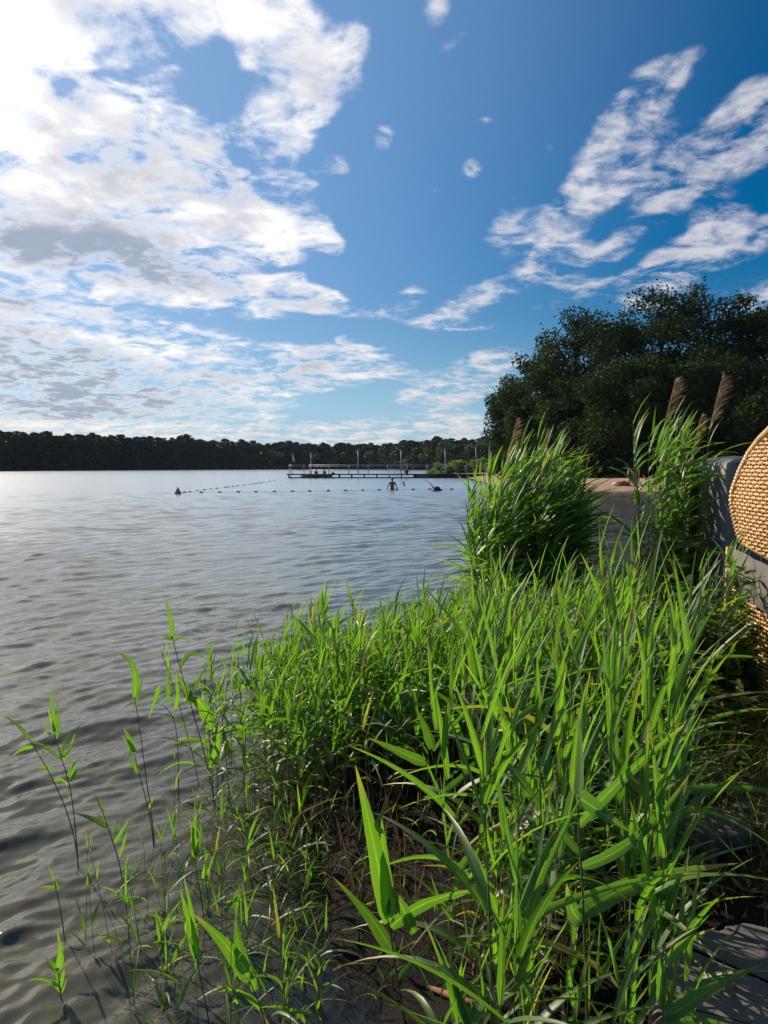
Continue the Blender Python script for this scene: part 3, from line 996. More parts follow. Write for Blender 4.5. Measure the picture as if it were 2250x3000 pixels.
hero(2.1, [(729, 2870), (748, 2912), (770, 2970), (790, 3050)],
     [((732, 2875), (660, 2770), (564, 2676), 52, .04, .85), ((720, 2852), (700, 2775), (690, 2690), 46, .05, .8), ((745, 2905), (738, 2860), (716, 2810), 26, .03, .95), ((708, 2700), (705, 2640), (702, 2600), 5, 0, .4), ((762, 2945), (700, 2905), (620, 2886), 14, -.03, .6), ((768, 2965), (700, 2905), (632, 2912), 14, -.05, .7)],
     'broad leaved reed at the bottom edge left of centre', hue=.85)
hero(2.35, [(170, 2850), (176, 2900), (184, 2960), (190, 3040)],
     [((170, 2845), (176, 2790), (167, 2726), 24, .02, .95), ((172, 2850), (150, 2820), (118, 2800), 12, .02, .7), ((174, 2890), (120, 2870), (76, 2876), 11, -.02, .9), ((172, 2880), (160, 2845), (135, 2830), 12, .02, .7),
      ((176, 2900), (186, 2850), (190, 2840), 12, .02, .9), ((178, 2905), (160, 2880), (146, 2870), 14, .0, .9), ((178, 2910), (190, 2880), (192, 2850), 9, .0, .6)],
     'small reed in the water at the lower left corner', hue=.85)
hero(2.65, [(160, 2580), (170, 2630), (182, 2690), (190, 2750)],
     [((162, 2590), (152, 2560), (140, 2540), 8, .0, .5), ((166, 2602), (140, 2598), (112, 2600), 10, .0, .9), ((168, 2610), (160, 2580), (152, 2570), 10, .02, .9)],
     'short broken reed standing alone in the water at left', hue=.7)
hero(2.1, [(1136, 2690), (1143, 2725), (1168, 2894), (1190, 3020)],
     [((1140, 2705), (1095, 2470), (1040, 2238), 64, .05, .92), ((1140, 2690), (1128, 2540), (1118, 2395), 46, .06, .98), ((1126, 2440), (1105, 2405), (1166, 2357), 16, -.05, .3), ((1138, 2680), (1130, 2600), (1124, 2520), 22, .08, .2),
      ((1150, 2795), (1075, 2680), (972, 2566), 44, .1, .55), ((1146, 2718), (1270, 2640), (1442, 2602), 40, .12, .25), ((1214, 2735), (1175, 2650), (1142, 2592), 40, .0, .2),
      ((1168, 2870), (1220, 2810), (1284, 2752), 24, .05, .3)],
     'reed at bottom centre with the tallest broad glowing leaf', hue=.9, rad=.0045)
hero(2.9, [(1262, 2190), (1272, 2240), (1297, 2347), (1317, 2546), (1328, 2745), (1330, 2790)],
     [((1266, 2195), (1245, 2130), (1215, 2069), 32, .03, .85), ((1250, 2238), (1165, 2200), (1078, 2161), 34, .06, .7), ((1270, 2200), (1345, 2105), (1466, 1980), 13, .15, .1), ((1297, 2320), (1375, 2255), (1437, 2163), 22, .05, .4),
      ((1300, 2350), (1265, 2270), (1235, 2200), 10, .0, .5), ((1310, 2440), (1360, 2400), (1400, 2340), 12, .05, .3)],
     'reed with long single stem standing over the black mud', hue=.7, rad=.004)
hero(2.7, [(1591, 2357), (1598, 2450), (1600, 2560), (1600, 2700), (1602, 2820)],
     [((1592, 2360), (1530, 2210), (1456, 2054), 42, .08, .92), ((1595, 2380), (1610, 2290), (1600, 2180), 30, .05, .5), ((1597, 2420), (1680, 2280), (1790, 2160), 24, .1, .25), ((1600, 2480), (1660, 2420), (1730, 2400), 24, .02, .3)],
     'reed with a bright leaf slanting to upper left in the thicket', hue=.8, rad=.0045)
hero(2.3, [(1337, 2606), (1333, 2680), (1325, 2800), (1318, 2960), (1316, 3040)],
     [((1337, 2610), (1400, 2490), (1596, 2442), 26, .15, .5), ((1330, 2700), (1290, 2640), (1262, 2560), 14, .05, .6)],
     'reed with a leaf arching right across the front of the thicket', hue=.5)
hero(2.05, [(1486, 2755), (1492, 2830), (1500, 2920), (1506, 3040)],
     [((1487, 2760), (1440, 2620), (1387, 2487), 32, .05, .95), ((1490, 2770), (1500, 2650), (1490, 2560), 36, .08, .6), ((1493, 2840), (1445, 2760), (1400, 2720), 22, .03, .8), ((1492, 2790), (1565, 2640), (1610, 2470), 46, .06, .1)],
     'reed with pale grey green blade beside a bright one, bottom centre', hue=.85)
hero(1.75, [(1372, 3010), (1380, 3060), (1384, 3120)],
     [((1374, 3015), (1330, 2900), (1272, 2820), 40, .05, .9), ((1376, 3020), (1335, 2900), (1320, 2830), 24, .05, .5), ((1376, 3015), (1420, 2920), (1480, 2880), 34, .05, .3)],
     'reed cut by the bottom edge with two bright pointed leaves', hue=.9)
hero(1.72, [(1690, 2330), (1700, 2480), (1708, 2640), (1716, 2820), (1722, 3060)],
     [((1704, 2680), (1880, 2585), (2166, 2529), 66, .1, .45), ((1700, 2540), (1880, 2440), (2036, 2244), 38, .12, .35), ((1696, 2420), (1860, 2250), (2048, 2090), 36, .2, .3), ((1694, 2330), (1765, 2380), (1850, 2440), 56, .0, .15),
      ((1692, 2340), (1700, 2200), (1690, 2060), 26, .1, .6), ((1706, 2700), (1676, 2660), (1660, 2590), 60, .02, .15), ((1700, 2500), (1640, 2420), (1600, 2310), 26, .1, .8)],
     'foreground reed with the widest leaf pointing right, right of centre', hue=.5, rad=.0045)
hero(2.0, [(1838, 2200), (1832, 2330), (1830, 2480), (1832, 2660), (1838, 2990)],
     [((1834, 2640), (1830, 2420), (1830, 2180), 34, .03, .6), ((1836, 2560), (1850, 2430), (1860, 2330), 26, .02, .75), ((1832, 2300), (1900, 2180), (2020, 2110), 18, .1, .3)],
     'reed with tall upright leaves near the dark stone', hue=.6)
hero(2.0, [(1926, 2510), (1928, 2600), (1932, 2780), (1938, 2960)],
     [((1930, 2510), (1930, 2350), (1921, 2226), 36, .03, .7), ((1932, 2560), (1960, 2450), (2056, 2310), 20, .06, .4), ((1976, 2565), (2080, 2510), (2228, 2470), 15, .1, .5, .1), ((1934, 2600), (1990, 2510), (2100, 2460), 22, .06, .3), ((1930, 2540), (1935, 2640), (1960, 2550), 20, .0, .2),
      ((1938, 2680), (1975, 2655), (2005, 2645), 16, .0, .3)],
     'reed beside the dark stone with one stiff upright leaf', hue=.6)
hero(1.55, [(1950, 2800), (1945, 2900), (1940, 3010), (1940, 3100)],
     [((1946, 2990), (2080, 2900), (2238, 2823), 46, .05, .6), ((1950, 2830), (2010, 2760), (2105, 2716), 28, .08, .55), ((1948, 2950), (1938, 2860), (1936, 2790), 44, .02, .4), ((1950, 2960), (1975, 2870), (1968, 2800), 26, .02, .3), ((1944, 2990), (2050, 2990), (2160, 3010), 30, -.02, .5)],
     'reed in the lower right corner leaning over the grey path', hue=.6)

# ------------------------------------------------------------------ reed beds
BARE = np.array([(-.18, 2.3), (.22, 2.25), (.30, 2.9), (.22, 3.35), (-.12, 3.5), (-.38, 3.2)])


def inside(poly, P):
    ins = np.zeros(len(P), bool)
    for i in range(len(poly)):
        A, B = poly[i], poly[(i + 1) % len(poly)]
        c = ((A[1] > P[:, 1]) != (B[1] > P[:, 1]))
        ins ^= c & (P[:, 0] < A[0] + (P[:, 1] - A[1]) * (B[0] - A[0]) / (B[1] - A[1] + 1e-12))
    return ins


def fields():
    q = np.random.default_rng(77)
    # near thicket, right of the bare mud: every reed by itself
    P = scatter([(.30, 2.3), (.24, 1.62), (.62, 1.55), (.78, 1.8), (.95, 2.3), (1.20, 2.9), (1.40, 3.6), (.5, 3.7), (.22, 3.3), (.34, 2.7)], 74, q)
    for p in stand_on(P):
        reed_object(p, .58 + .48 * q.random() + .06 * (p[1] - 2), (q.normal(.04, .07), q.normal(0, .05), 0), 'green reed in the near thicket between black mud and grey path', 'reeds of the near thicket',
                    K=int(q.integers(6, 9)), L=.37, wid=.024, wind=.26, young=.55, dry=.12, seg=9, q=q, tmin=.30, spear=4, droop=36)
    # small reeds in the shallow water at the lower left
    P = scatter([(-1.15, 2.55), (-.85, 2.2), (-.12, 2.12), (-.30, 2.95), (-.62, 3.45), (-1.0, 3.5), (-1.05, 3.0)], 32, q)
    P = P[~inside(BARE, P)]
    for p in stand_on(P):
        H = .22 + .26 * q.random() + max(0, -p[2] - .02)
        reed_object(p, H, (q.normal(-.02, .10), q.normal(0, .06), 0), 'small sparse reed in the brown shallows at lower left', 'small reeds in the shallows',
                    K=int(q.integers(4, 7)), L=.15, wid=.011, wind=.12, young=.75, dry=.08, seg=6, q=q, tmin=.35)
    # edge of the bed towards open water
    P = scatter([(-.55, 3.5), (-1.0, 3.6), (-1.15, 4.4), (-.95, 5.2), (-.6, 5.9), (-.35, 6.0), (-.45, 4.6)], 54, q)
    for p in stand_on(P):
        H = .48 + .34 * q.random() + max(0, -p[2] - .02)
        reed_object(p, H, (q.normal(-.05, .08), q.normal(0, .05), 0), 'slender reed at the water side of the thicket', 'reeds at the water side',
                    K=int(q.integers(6, 9)), L=.22, wid=.018, wind=.22, young=.6, dry=.06, q=q, tmin=.35)
    # front of the middle bed
    P = scatter([(-.40, 3.45), (.1, 3.4), (.5, 3.75), (1.2, 3.7), (1.35, 4.2), (-.45, 4.1)], 70, q)
    for p in stand_on(P):
        reed_object(p, .48 + .36 * q.random(), (q.normal(.0, .08), q.normal(0, .05), 0), 'green reed in the front row behind the black mud', 'reeds of the front row',
                    K=int(q.integers(7, 10)), L=.26, wid=.021, wind=.25, young=.55, dry=.14, q=q, tmin=.38, spear=3, droop=40)
    # the tall clump with flower heads beside the wicker chair
    th = q.random(26) * 6.28
    rr = np.sqrt(q.random(26))
    P = np.stack([2.40 + .20 * rr * np.cos(th), 6.3 + .40 * rr * np.sin(th)], 1)
    for i, p in enumerate(stand_on(P)):
        reed_object(p, 1.55 + .55 * q.random(), (q.normal(.0, .035), q.normal(0, .03), 0), 'tall reed in the clump beside the grey covered chair', 'tall reeds beside the chair',
                    K=15, L=.40, wid=.036, wind=.45, young=.4, dry=.12, q=q, tmin=.12, sseg=7)
    for (px, ptop, pbot, dd, lab) in ((1942, 1108, 1255, 6.6, 'tallest flowering reed, left of the two brown plumes before the dark trees'), (2078, 1100, 1250, 6.75, 'flowering reed with the right one of the two brown plumes'),
                                      (2025, 1215, 1330, 6.9, 'flowering reed with a smaller plume low between two taller ones')):
        b = at(px, pbot, dd)
        z0 = gz(b[0] - .06, dd)
        h = b[2] - z0
        ph = (pbot - ptop) / FPX * dd
        reed_object((b[0] - .06, dd, z0 - .03), h + .03, (.06 / h, 0, 0), lab, None, K=11, L=.42, wid=.026, wind=.6, young=.4, dry=.1, q=q, tmin=.15, sseg=7, plume=ph)
    for p in stand_on([(1.80, 3.78), (1.88, 3.95), (1.76, 4.05), (1.93, 4.08), (1.70, 3.70), (1.97, 3.98)]):
        reed_object(p, .75 + .45 * q.random(), (q.normal(0, .05), q.normal(0, .03), 0), 'yellowish reed standing close in front of the wicker base', 'reeds before the wicker chair', K=9, L=.30, wid=.02, wind=.3, young=.75, dry=.15, q=q, tmin=.3)
    # plumes over the big clump
    for (px, ptop, pbot, dd, lab) in ((1484, 1228, 1345, 7.2, 'flowering reed with faded plume at left of the big clump'), (1588, 1258, 1320, 7.3, 'flowering reed with a slim short plume over the middle of the big clump')):
        b = at(px, pbot, dd)
        z0 = gz(b[0] - .05, dd)
        h = b[2] - z0
        reed_object((b[0] - .05, dd, z0 - .03), h + .03, (.05 / h, 0, 0), lab, None, K=12, L=.36, wid=.022, wind=.5, young=.5, dry=.1, q=q, tmin=.2, sseg=7, plume=(pbot - ptop) / FPX * dd)

    # everything that only shows as one green mass
    gs, gl = Geo(), Geo()
    P = scatter([(-.45, 4.0), (1.30, 4.1), (1.7, 4.9), (1.95, 5.8), (1.9, 6.6), (1.6, 7.6), (.9, 7.6), (.2, 6.6), (-.55, 6.2), (-.9, 5.3)], 640, q)
    cl = vnoise(P[:, 0] * 2.6 + 3, P[:, 1] * 2.6, 31)
    c2 = vnoise(P[:, 0] * 5.5, P[:, 1] * 5.5 + 9, 32)
    ok = c2 + .3 * q.random(len(P)) > .34
    P, cl = P[ok], cl[ok]
    B = stand_on(P)
    for lo, hi, yg in ((0, .42, .40), (.42, .6, .62), (.6, 1.1, .85)):
        k = (cl >= lo) & (cl < hi)
        if k.any():
            Bk = B[k]
            far = np.clip((P[k][:, 1] - 4.2) / 1.6, 0, 1)
            reeds(gs, gl, Bk, (.24 + .40 * cl[k] + .62 * q.random(k.sum()) ** 2.6) * (1 - .38 * far) + np.maximum(0, -Bk[:, 2] - .02), np.stack([q.normal(.02, .09, k.sum()), q.normal(0, .07, k.sum()), 0 * cl[k]], 1),
                  K=9, L=.27, wid=.022, wind=.28, young=yg, dry=.10, q=q, tmin=.34, spear=3, droop=40)
    # more of the water side and front rows
    P = scatter([(-.40, 3.5), (1.5, 3.75), (1.7, 4.3), (-.4, 4.4), (-.55, 5.2), (-.3, 6.0), (-.65, 5.4), (-.8, 4.4), (-.55, 3.6)], 150, q)
    B = stand_on(P)
    reeds(gs, gl, B, .42 + .38 * q.random(len(B)) + np.maximum(0, -B[:, 2] - .02), np.stack([q.normal(-.02, .08, len(B)), q.normal(0, .06, len(B)), 0 * P[:, 0]], 1), K=8, L=.24, wid=.020, wind=.22, young=.6, dry=.12, q=q, tmin=.40, spear=3)
    # bright upright ones at the left edge of the big clump
    P = scatter([(.82, 6.7), (1.1, 6.5), (1.15, 7.3), (.85, 7.4)], 16, q)
    B = stand_on(P)
    reeds(gs, gl, B, 1.1 + .75 * q.random(16), np.stack([q.normal(-.03, .03, 16), q.normal(0, .04, 16), 0 * P[:, 0]], 1), K=12, L=.40, wid=.036, wind=.15, young=.85, dry=.05, q=q, tmin=.25, sseg=7, spear=5, droop=40)
    P = scatter([(-1.05, 2.5), (-.75, 2.15), (-.08, 2.05), (-.25, 2.6), (-.4, 3.4), (-.75, 3.3)], 44, q)
    B = stand_on(P)
    reeds(gs, gl, B, .18 + .30 * q.random(44) + np.maximum(0, -B[:, 2] - .02), np.stack([q.normal(0, .10, 44), q.normal(0, .08, 44), 0 * P[:, 0]], 1), K=5, L=.15, wid=.011, wind=.12, young=.75, dry=.12, q=q, tmin=.3, spear=2)
    # low young reeds between the foreground ones
    P = scatter([(.05, 1.65), (.75, 1.55), (.80, 1.95), (1.0, 2.4), (1.3, 3.3), (.4, 3.3), (.36, 2.5), (.1, 2.2)], 95, q)
    B = stand_on(P)
    reeds(gs, gl, B, .20 + .38 * q.random(95), np.stack([q.normal(.02, .10, 95), q.normal(0, .08, 95), 0 * P[:, 0]], 1), K=6, L=.24, wid=.016, wind=.25, young=.5, dry=.14, q=q, tmin=.22, spear=3)
    # thin dry stalks left from last year over the mud
    P = scatter([(-.35, 2.3), (.35, 2.3), (.5, 3.5), (-.4, 3.7)], 70, q)
    B = stand_on(P)
    reeds(gs, gl, B, .12 + .35 * q.random(70) ** 2, np.stack([q.normal(0, .2, 70), q.normal(0, .2, 70), 0 * P[:, 0]], 1), K=3, L=.12, wid=.008, wind=.2, young=.4, dry=.9, q=q, tmin=.3, spear=1)
    # the big tall clump
    th = q.random(125) * 6.28
    rr = q.random(125) ** .6
    P = np.stack([1.34 + .52 * rr * np.cos(th), 6.9 + .6 * rr * np.sin(th)], 1)
    B = stand_on(P)
    reeds(gs, gl, B, (1.35 + .55 * q.random(len(B))) * (1 - .18 * rr ** 3), np.stack([q.normal(.0, .045, len(B)) + .03 * rr * np.cos(th), q.normal(0, .04, len(B)), 0 * th], 1), K=13, L=.40, wid=.034, wind=.50, young=.38, dry=.12, q=q, tmin=.22, sseg=7, droop=32)
    # reeds right of the inlet and along the right bank
    P = scatter([(2.3, 4.7), (2.9, 5.4), (3.5, 7.4), (2.9, 7.4), (2.5, 6.0)], 150, q)
    B = stand_on(P)
    reeds(gs, gl, B, .32 + .36 * q.random(len(B)), np.stack([q.normal(.03, .08, len(B)), q.normal(0, .06, len(B)), 0 * P[:, 0]], 1), K=11, L=.28, wid=.02, wind=.4, young=.5, dry=.15, q=q, tmin=.15)
    P = scatter([(3.5, 8.0), (4.9, 9.2), (7.2, 13), (11.5, 23), (10.3, 23), (6.5, 14)], 240, q)
    B = stand_on(P)
    reeds(gs, gl, B, .6 + .8 * q.random(len(B)), np.stack([q.normal(.03, .08, len(B)), q.normal(0, .06, len(B)), 0 * P[:, 0]], 1), K=10, L=.34, wid=.024, wind=.45, young=.5, dry=.12, q=q, tmin=.2)
    bed = empty('reed_bed', (0.8, 5.5, .2), 'dense bed of green reeds along the bank, low in front and tall behind', 'reed bed')
    bed['kind'] = 'stuff'
    gs.build('stems', M_STEM, bed, (0.8, 5.5, .2))['kind'] = 'stuff'
    gl.build('foliage', M_REED, bed, (0.8, 5.5, .2))['kind'] = 'stuff'

    # last year's stalks and fallen leaves under the reeds
    g = Geo()
    n = 3600
    P = scatter([(-.5, 3.4), (.2, 2.2), (.6, 1.5), (2.2, 1.8), (2.4, 3.5), (2.6, 6), (1.5, 7), (.3, 6.2), (-.4, 4.6)], n, q)
    z = ground_z(P)
    up = q.random(n) < .33
    th = q.random(n) * 6.28
    el = np.where(up, np.radians(60 + 28 * q.random(n)), np.radians(q.normal(3, 9, n)))
    L = np.where(up, .08 + .28 * q.random(n), .03 + .20 * q.random(n) ** 1.5)
    d = np.stack([np.cos(th) * np.cos(el), np.sin(th) * np.cos(el), np.sin(el)], 1)
    P0 = np.concatenate([P, (z + .006 + np.where(up, 0, .03 * q.random(n)))[:, None]], 1)
    P2 = P0 + d * L[:, None]
    P1 = (P0 + P2) / 2 + q.normal(0, .018, (n, 3))
    leaves(g, P0, P1, P2, .004 + .008 * q.random(n) ** 2, q.normal(0, .8, n), np.stack([q.random(n), .6 + .4 * q.random(n) ** .5, 0 * th], 1), 4, .1)
    prop(g.build('litter', M_REED_DRY), 'dead brown stalks and leaves lying on the dark bank', 'litter', None, 'stuff')

    # grass on the right bank
    g = Geo()
    n = 2600
    P = scatter([(1.25, 2.5), (1.55, 2.2), (2.3, 2.6), (2.6, 3.4), (2.9, 5.2), (2.3, 5.4), (1.8, 4.6), (1.45, 3.6)], n, q)
    z = ground_z(P)
    clump = vnoise(P[:, 0] * 6, P[:, 1] * 6, 9)
    keep = clump + .25 * q.random(n) > .52
    P, z = P[keep], z[keep]
    n = len(P)
    th = q.random(n) * 6.28
    L = .07 + .20 * q.random(n) ** 1.5
    d = np.stack([np.cos(th), np.sin(th), np.zeros(n)], 1)
    P0 = np.concatenate([P, (z - .005)[:, None]], 1)
    P1 = P0 + np.array([0, 0, 1]) * (L * .6)[:, None] + d * (L * .12)[:, None]
    P2 = P0 + np.array([0, 0, 1]) * (L * (.75 + .2 * q.random(n)))[:, None] + d * (L * .55)[:, None]
    leaves(g, P0, P1, P2, .003 + .004 * q.random(n), q.normal(0, .8, n), np.stack([.5 + .5 * q.random(n), (q.random(n) < .2) * .7, 0 * th], 1), 4, .15)
    prop(g.build('grass', M_REED), 'yellowish grass tufts on the sandy right bank', 'grass', None, 'stuff')


M_REED_DRY = leaf_material('dead_reed', (0.06, 0.10, 0.03), (0.10, 0.13, 0.03), (0.20, 0.125, 0.065), 0.2, (1.2, 1.1, .8), 0.8, 0.1)
fields()


def weed(x, y, h, n, label, spread=.16, size=.055, dark=0.3):
    """upright leafy weed: several stems carrying small oval leaves"""
    q = np.random.default_rng(int(abs(x * 991 + y * 577) * 10))
    z = gz(x, y)
    o = empty('leafy_weed', (x, y, z), label, 'weed', 'leafy weeds on the right bank')
    gs, gl = Geo(), Geo()
    for _ in range(n):
        a = q.random() * 6.28
        b = np.array([x + spread * .3 * math.cos(a), y + spread * .3 * math.sin(a), z - .02])
        H = h * (.65 + .4 * q.random())
        t = b + np.array([spread * math.cos(a), spread * math.sin(a), H])
        C = np.stack([b + (t - b) * u + np.array([0, 0, .06 * math.sin(u * 3.14)]) for u in np.linspace(0, 1, 8)])
        tube(gs, C, np.linspace(.004, .0015, 8), 5, (.4, .3, 0))
        k = int(H / .022)
        u = .12 + .88 * np.sort(q.random(k))
        P0 = b + (t - b) * u[:, None] + np.array([0, 0, .06]) * np.sin(u * 3.14)[:, None]
        ph = np.arange(k) * 2.4 + q.normal(0, .4, k)
        d = np.stack([np.cos(ph), np.sin(ph), .35 + .3 * q.random(k)], 1)
        L = size * (.6 + .8 * q.random(k)) * (1.2 - .5 * u)
        P1 = P0 + d * (L * .6)[:, None]
        P2 = P0 + d * L[:, None] + np.array([0, 0, -.3]) * L[:, None]
        leaves(gl, P0, P1, P2, L * .42, q.normal(0, .5, k), np.stack([np.clip(dark + q.normal(0, .25, k), 0, 1), (q.random(k) < .08) * .7, 0 * u], 1), 4, .12)
    gs.build('stem', M_STEM, o, (x, y, z))
    gl.build('foliage', M_WEED, o, (x, y, z))


weed(1.84, 4.0, .92, 30, 'tall feathery weed standing before the ribbed wicker base', .18, .085, .2)
weed(1.93, 3.85, .62, 18, 'bushy weed touching the lower wicker corner', .16, .08, .35)
weed(1.70, 4.35, .6, 16, 'dark weed between the feathery weed and the brown stakes', .18, .08, .15)
weed(1.88, 3.70, .46, 10, 'yellow green weed at the right edge below the wicker chair', .2, .085, 1.0)
weed(1.95, 4.75, .6, 10, 'dark weed under the tall reeds left of the wicker chair', .18, .07, .1)
weed(2.25, 5.6, .75, 10, 'dark leafy weed between brown stake and grey cover', .2, .08, .15)
weed(1.72, 3.35, .30, 6, 'low weed behind the dark stone', .14, .06, .6)
weed(1.92, 2.95, .22, 6, 'small weed on the sand right of the stone', .13, .055, .7)
weed(2.75, 6.4, .85, 12, 'bushy weed at the foot of the plumed reeds', .25, .09, .4)
weed(1.55, 4.1, .35, 7, 'little weed left of the feathery one', .16, .06, .5)


# ------------------------------------------------------------------ trees
def crown_quads(g, C, size, q, tint_c, flat=.0):
    """leaf sprays as single bent quads"""
    n = len(C)
    a = norm(q.normal(0, 1, (n, 3)) * np.array([1, 1, .75]))
    b = norm(np.cross(a, q.normal(0, 1, (n, 3))))
    s = (size * (.55 + .9 * q.random(n)))[:, None]
    c = np.cross(a, b)
    v = np.stack([C - a * s * .55, C + b * s * .36 + c * s * .10, C + a * s * .6, C - b * s * .36 + c * s * .10], 1).reshape(-1, 3)
    f = np.arange(n * 4).reshape(-1, 4)
    g.add(v, f, np.repeat(tint_c, 4, 0))


def broad_tree(x, y, h, w, label, seed, nleaf=9000, lobes=34, size=.36, mat=None, group='trees behind the beach', name='tree', skirt=.12, cat='tree'):
    q = np.random.default_rng(seed)
    z = gz(x, y) - .1
    o = empty(name, (x, y, z), label, cat, group)
    gt = Geo()
    tr = h * .018 + .05
    hh = np.linspace(0, 1, 9)
    wob = np.stack([q.normal(0, .012, 9).cumsum() * h, q.normal(0, .012, 9).cumsum() * h, hh * h * .86], 1)
    wob[0, :2] = 0
    wob[:, :2] -= wob[0, :2]
    base = np.array([x, y, z])
    tube(gt, wob + base, tr * (1.25 - 1.1 * hh), 8)
    gl = Geo()
    # lobes fill an egg-shaped crown
    LC, LR = [], []
    while len(LC) < lobes:
        p = q.uniform(-1, 1, 3)
        if p @ p > 1 or p @ p < .12:
            continue
        if p[2] > 0:
            p[:2] *= 1 - .25 * p[2] ** 2
        c = np.array([p[0] * w * .5, p[1] * w * .5, h * (.5 + skirt * .5) + p[2] * h * (.5 - skirt * .5) * .92])
        LC.append(c)
        LR.append(w * (.11 + .10 * q.random()) * (1.15 - .25 * abs(p[2])))
    LC, LR = np.array(LC), np.array(LR)
    for i in range(min(lobes, 20)):
        j = int(np.clip((LC[i, 2] / h - .18) / .86 * 8, 1, 7))
        s = wob[j]
        e = LC[i]
        m_ = s * .5 + e * .5 + np.array([0, 0, .06 * h])
        u = np.linspace(0, 1, 6)[:, None]
        tube(gt, base + (1 - u) ** 2 * s + 2 * u * (1 - u) * m_ + u * u * e, tr * np.linspace(.42, .10, 6), 5)
    gt.build('trunk', M_BARK, o, base)
    pr = LR ** 2 / (LR ** 2).sum()
    idx = q.choice(lobes, nleaf, p=pr)
    d = norm(q.normal(0, 1, (nleaf, 3)))
    rad = q.random(nleaf) ** .42
    P = LC[idx] + d * (LR[idx] * rad)[:, None] * np.array([1.12, 1.12, .82])
    # twigs poking out
    k = nleaf // 12
    P[:k] = LC[idx[:k]] + d[:k] * (LR[idx[:k]] * (1 + .35 * q.random(k)))[:, None]
    lt = q.random(lobes)
    tint = np.stack([np.clip(.75 * lt[idx] + .20 * q.random(nleaf), 0, 1), .15 * (q.random(nleaf) < .05), np.zeros(nleaf)], 1)
    crown_quads(gl, P + base, size, q, tint)
    gl.build('crown', mat or M_TREE, o, base)
    return o


# px of the trunk, depth, px row of the top, crown width
for i, (px, dd, ptop, w, lab) in enumerate([
        (1512, 98, 1100, 7.6, 'leftmost and lowest tree of the grove, overhanging the shore'),
        (1590, 92, 985, 9.0, 'second tree of the grove from the lake, stepping up from the lowest'),
        (1675, 84, 890, 9.5, 'tall round crowned tree before the step up to the grove top'),
        (1790, 80, 862, 10.0, 'broad tree on the left shoulder of the grove'),
        (1925, 76, 826, 9.5, 'tree with the highest left peak of the grove'),
        (2050, 78, 822, 8.5, 'tree with the rounded right peak of the grove'),
        (2185, 74, 846, 7.5, 'separate ragged crown near the right edge of the grove'),
        (2300, 72, 880, 8.0, 'tree cut by the right edge of the photo'),
        (1860, 68, 1010, 8.0, 'lower tree in front of the grove behind the sand'),
        (2100, 66, 1000, 8.5, 'lower tree in front of the grove above the plumes'),
        (1575, 86, 1150, 6.4, 'low bushy tree at the foot of the grove by the water'),
        (1700, 74, 1090, 8.0, 'bushy tree in front of the grove behind the big reed clump'),
        (2260, 62, 1080, 8.0, 'lower tree above the wicker chair')]):
    p = at(px, ptop, dd)
    z0 = gz(p[0], dd)
    broad_tree(p[0], dd, p[2] - z0, w, lab, 100 + i, nleaf=20000, lobes=52, size=.27, skirt=.04)

# dark shrubs that close the foot of the grove
for i, (px, dd, hgt, w, lab) in enumerate([(1530, 84, 3.5, 6, 'dark shrub at the foot of the lowest grove tree'), (1640, 76, 4.0, 7, 'dark shrub behind the big reed clump'), (1760, 70, 3.6, 7, 'dark shrub left behind the beach sand'),
                                           (1880, 68, 4.2, 7.5, 'dark shrub straight behind the beach chair'), (2000, 66, 4.2, 7.5, 'dark shrub behind the plumed reeds'), (2120, 64, 4.2, 7.5, 'dark shrub behind the grey cover'), (2240, 62, 4, 7, 'dark shrub behind the wicker hood')]):
    p = at(px, 1366, dd)
    broad_tree(p[0], dd, hgt, w, lab, 300 + i, nleaf=2600, lobes=16, size=.42, skirt=-.3, name='shrub', group='dark shrubs under the grove', cat='shrub')


def conifer_mesh(seed, h=16.0):
    q = np.random.default_rng(seed)
    g = Geo()
    tube(g, np.stack([np.zeros(5), np.zeros(5), np.linspace(0, h * .93, 5)], 1), np.linspace(.2, .05, 5), 5, mat=1)
    n = 760
    t = q.random(n) ** .8
    lo = .22
    wdt = (2.5 + .6 * q.random()) * np.minimum(1, 3.2 * (1 - t) ** .55 * .7 + .15) * (0.75 + .5 * np.sin(t * 37 + seed) ** 2)
    th = q.random(n) * 6.28
    rad = q.random(n) ** .5 * wdt
    P = np.stack([rad * np.cos(th), rad * np.sin(th), h * (lo + (1 - lo) * t) - .12 * rad], 1)
    crown_quads(g, P, .95, q, np.stack([q.random(n), 0 * t, 0 * t], 1))
    # low growth along the shore
    k = 130
    P = np.stack([q.normal(0, 1.5, k), q.normal(0, 1.2, k), h * .30 * q.random(k)], 1)
    crown_quads(g, P, 1.1, q, np.stack([q.random(k), 0 * P[:, 0], 0 * P[:, 0]], 1))
    return g.build('pine_tree', [M_PINE, M_BARK])


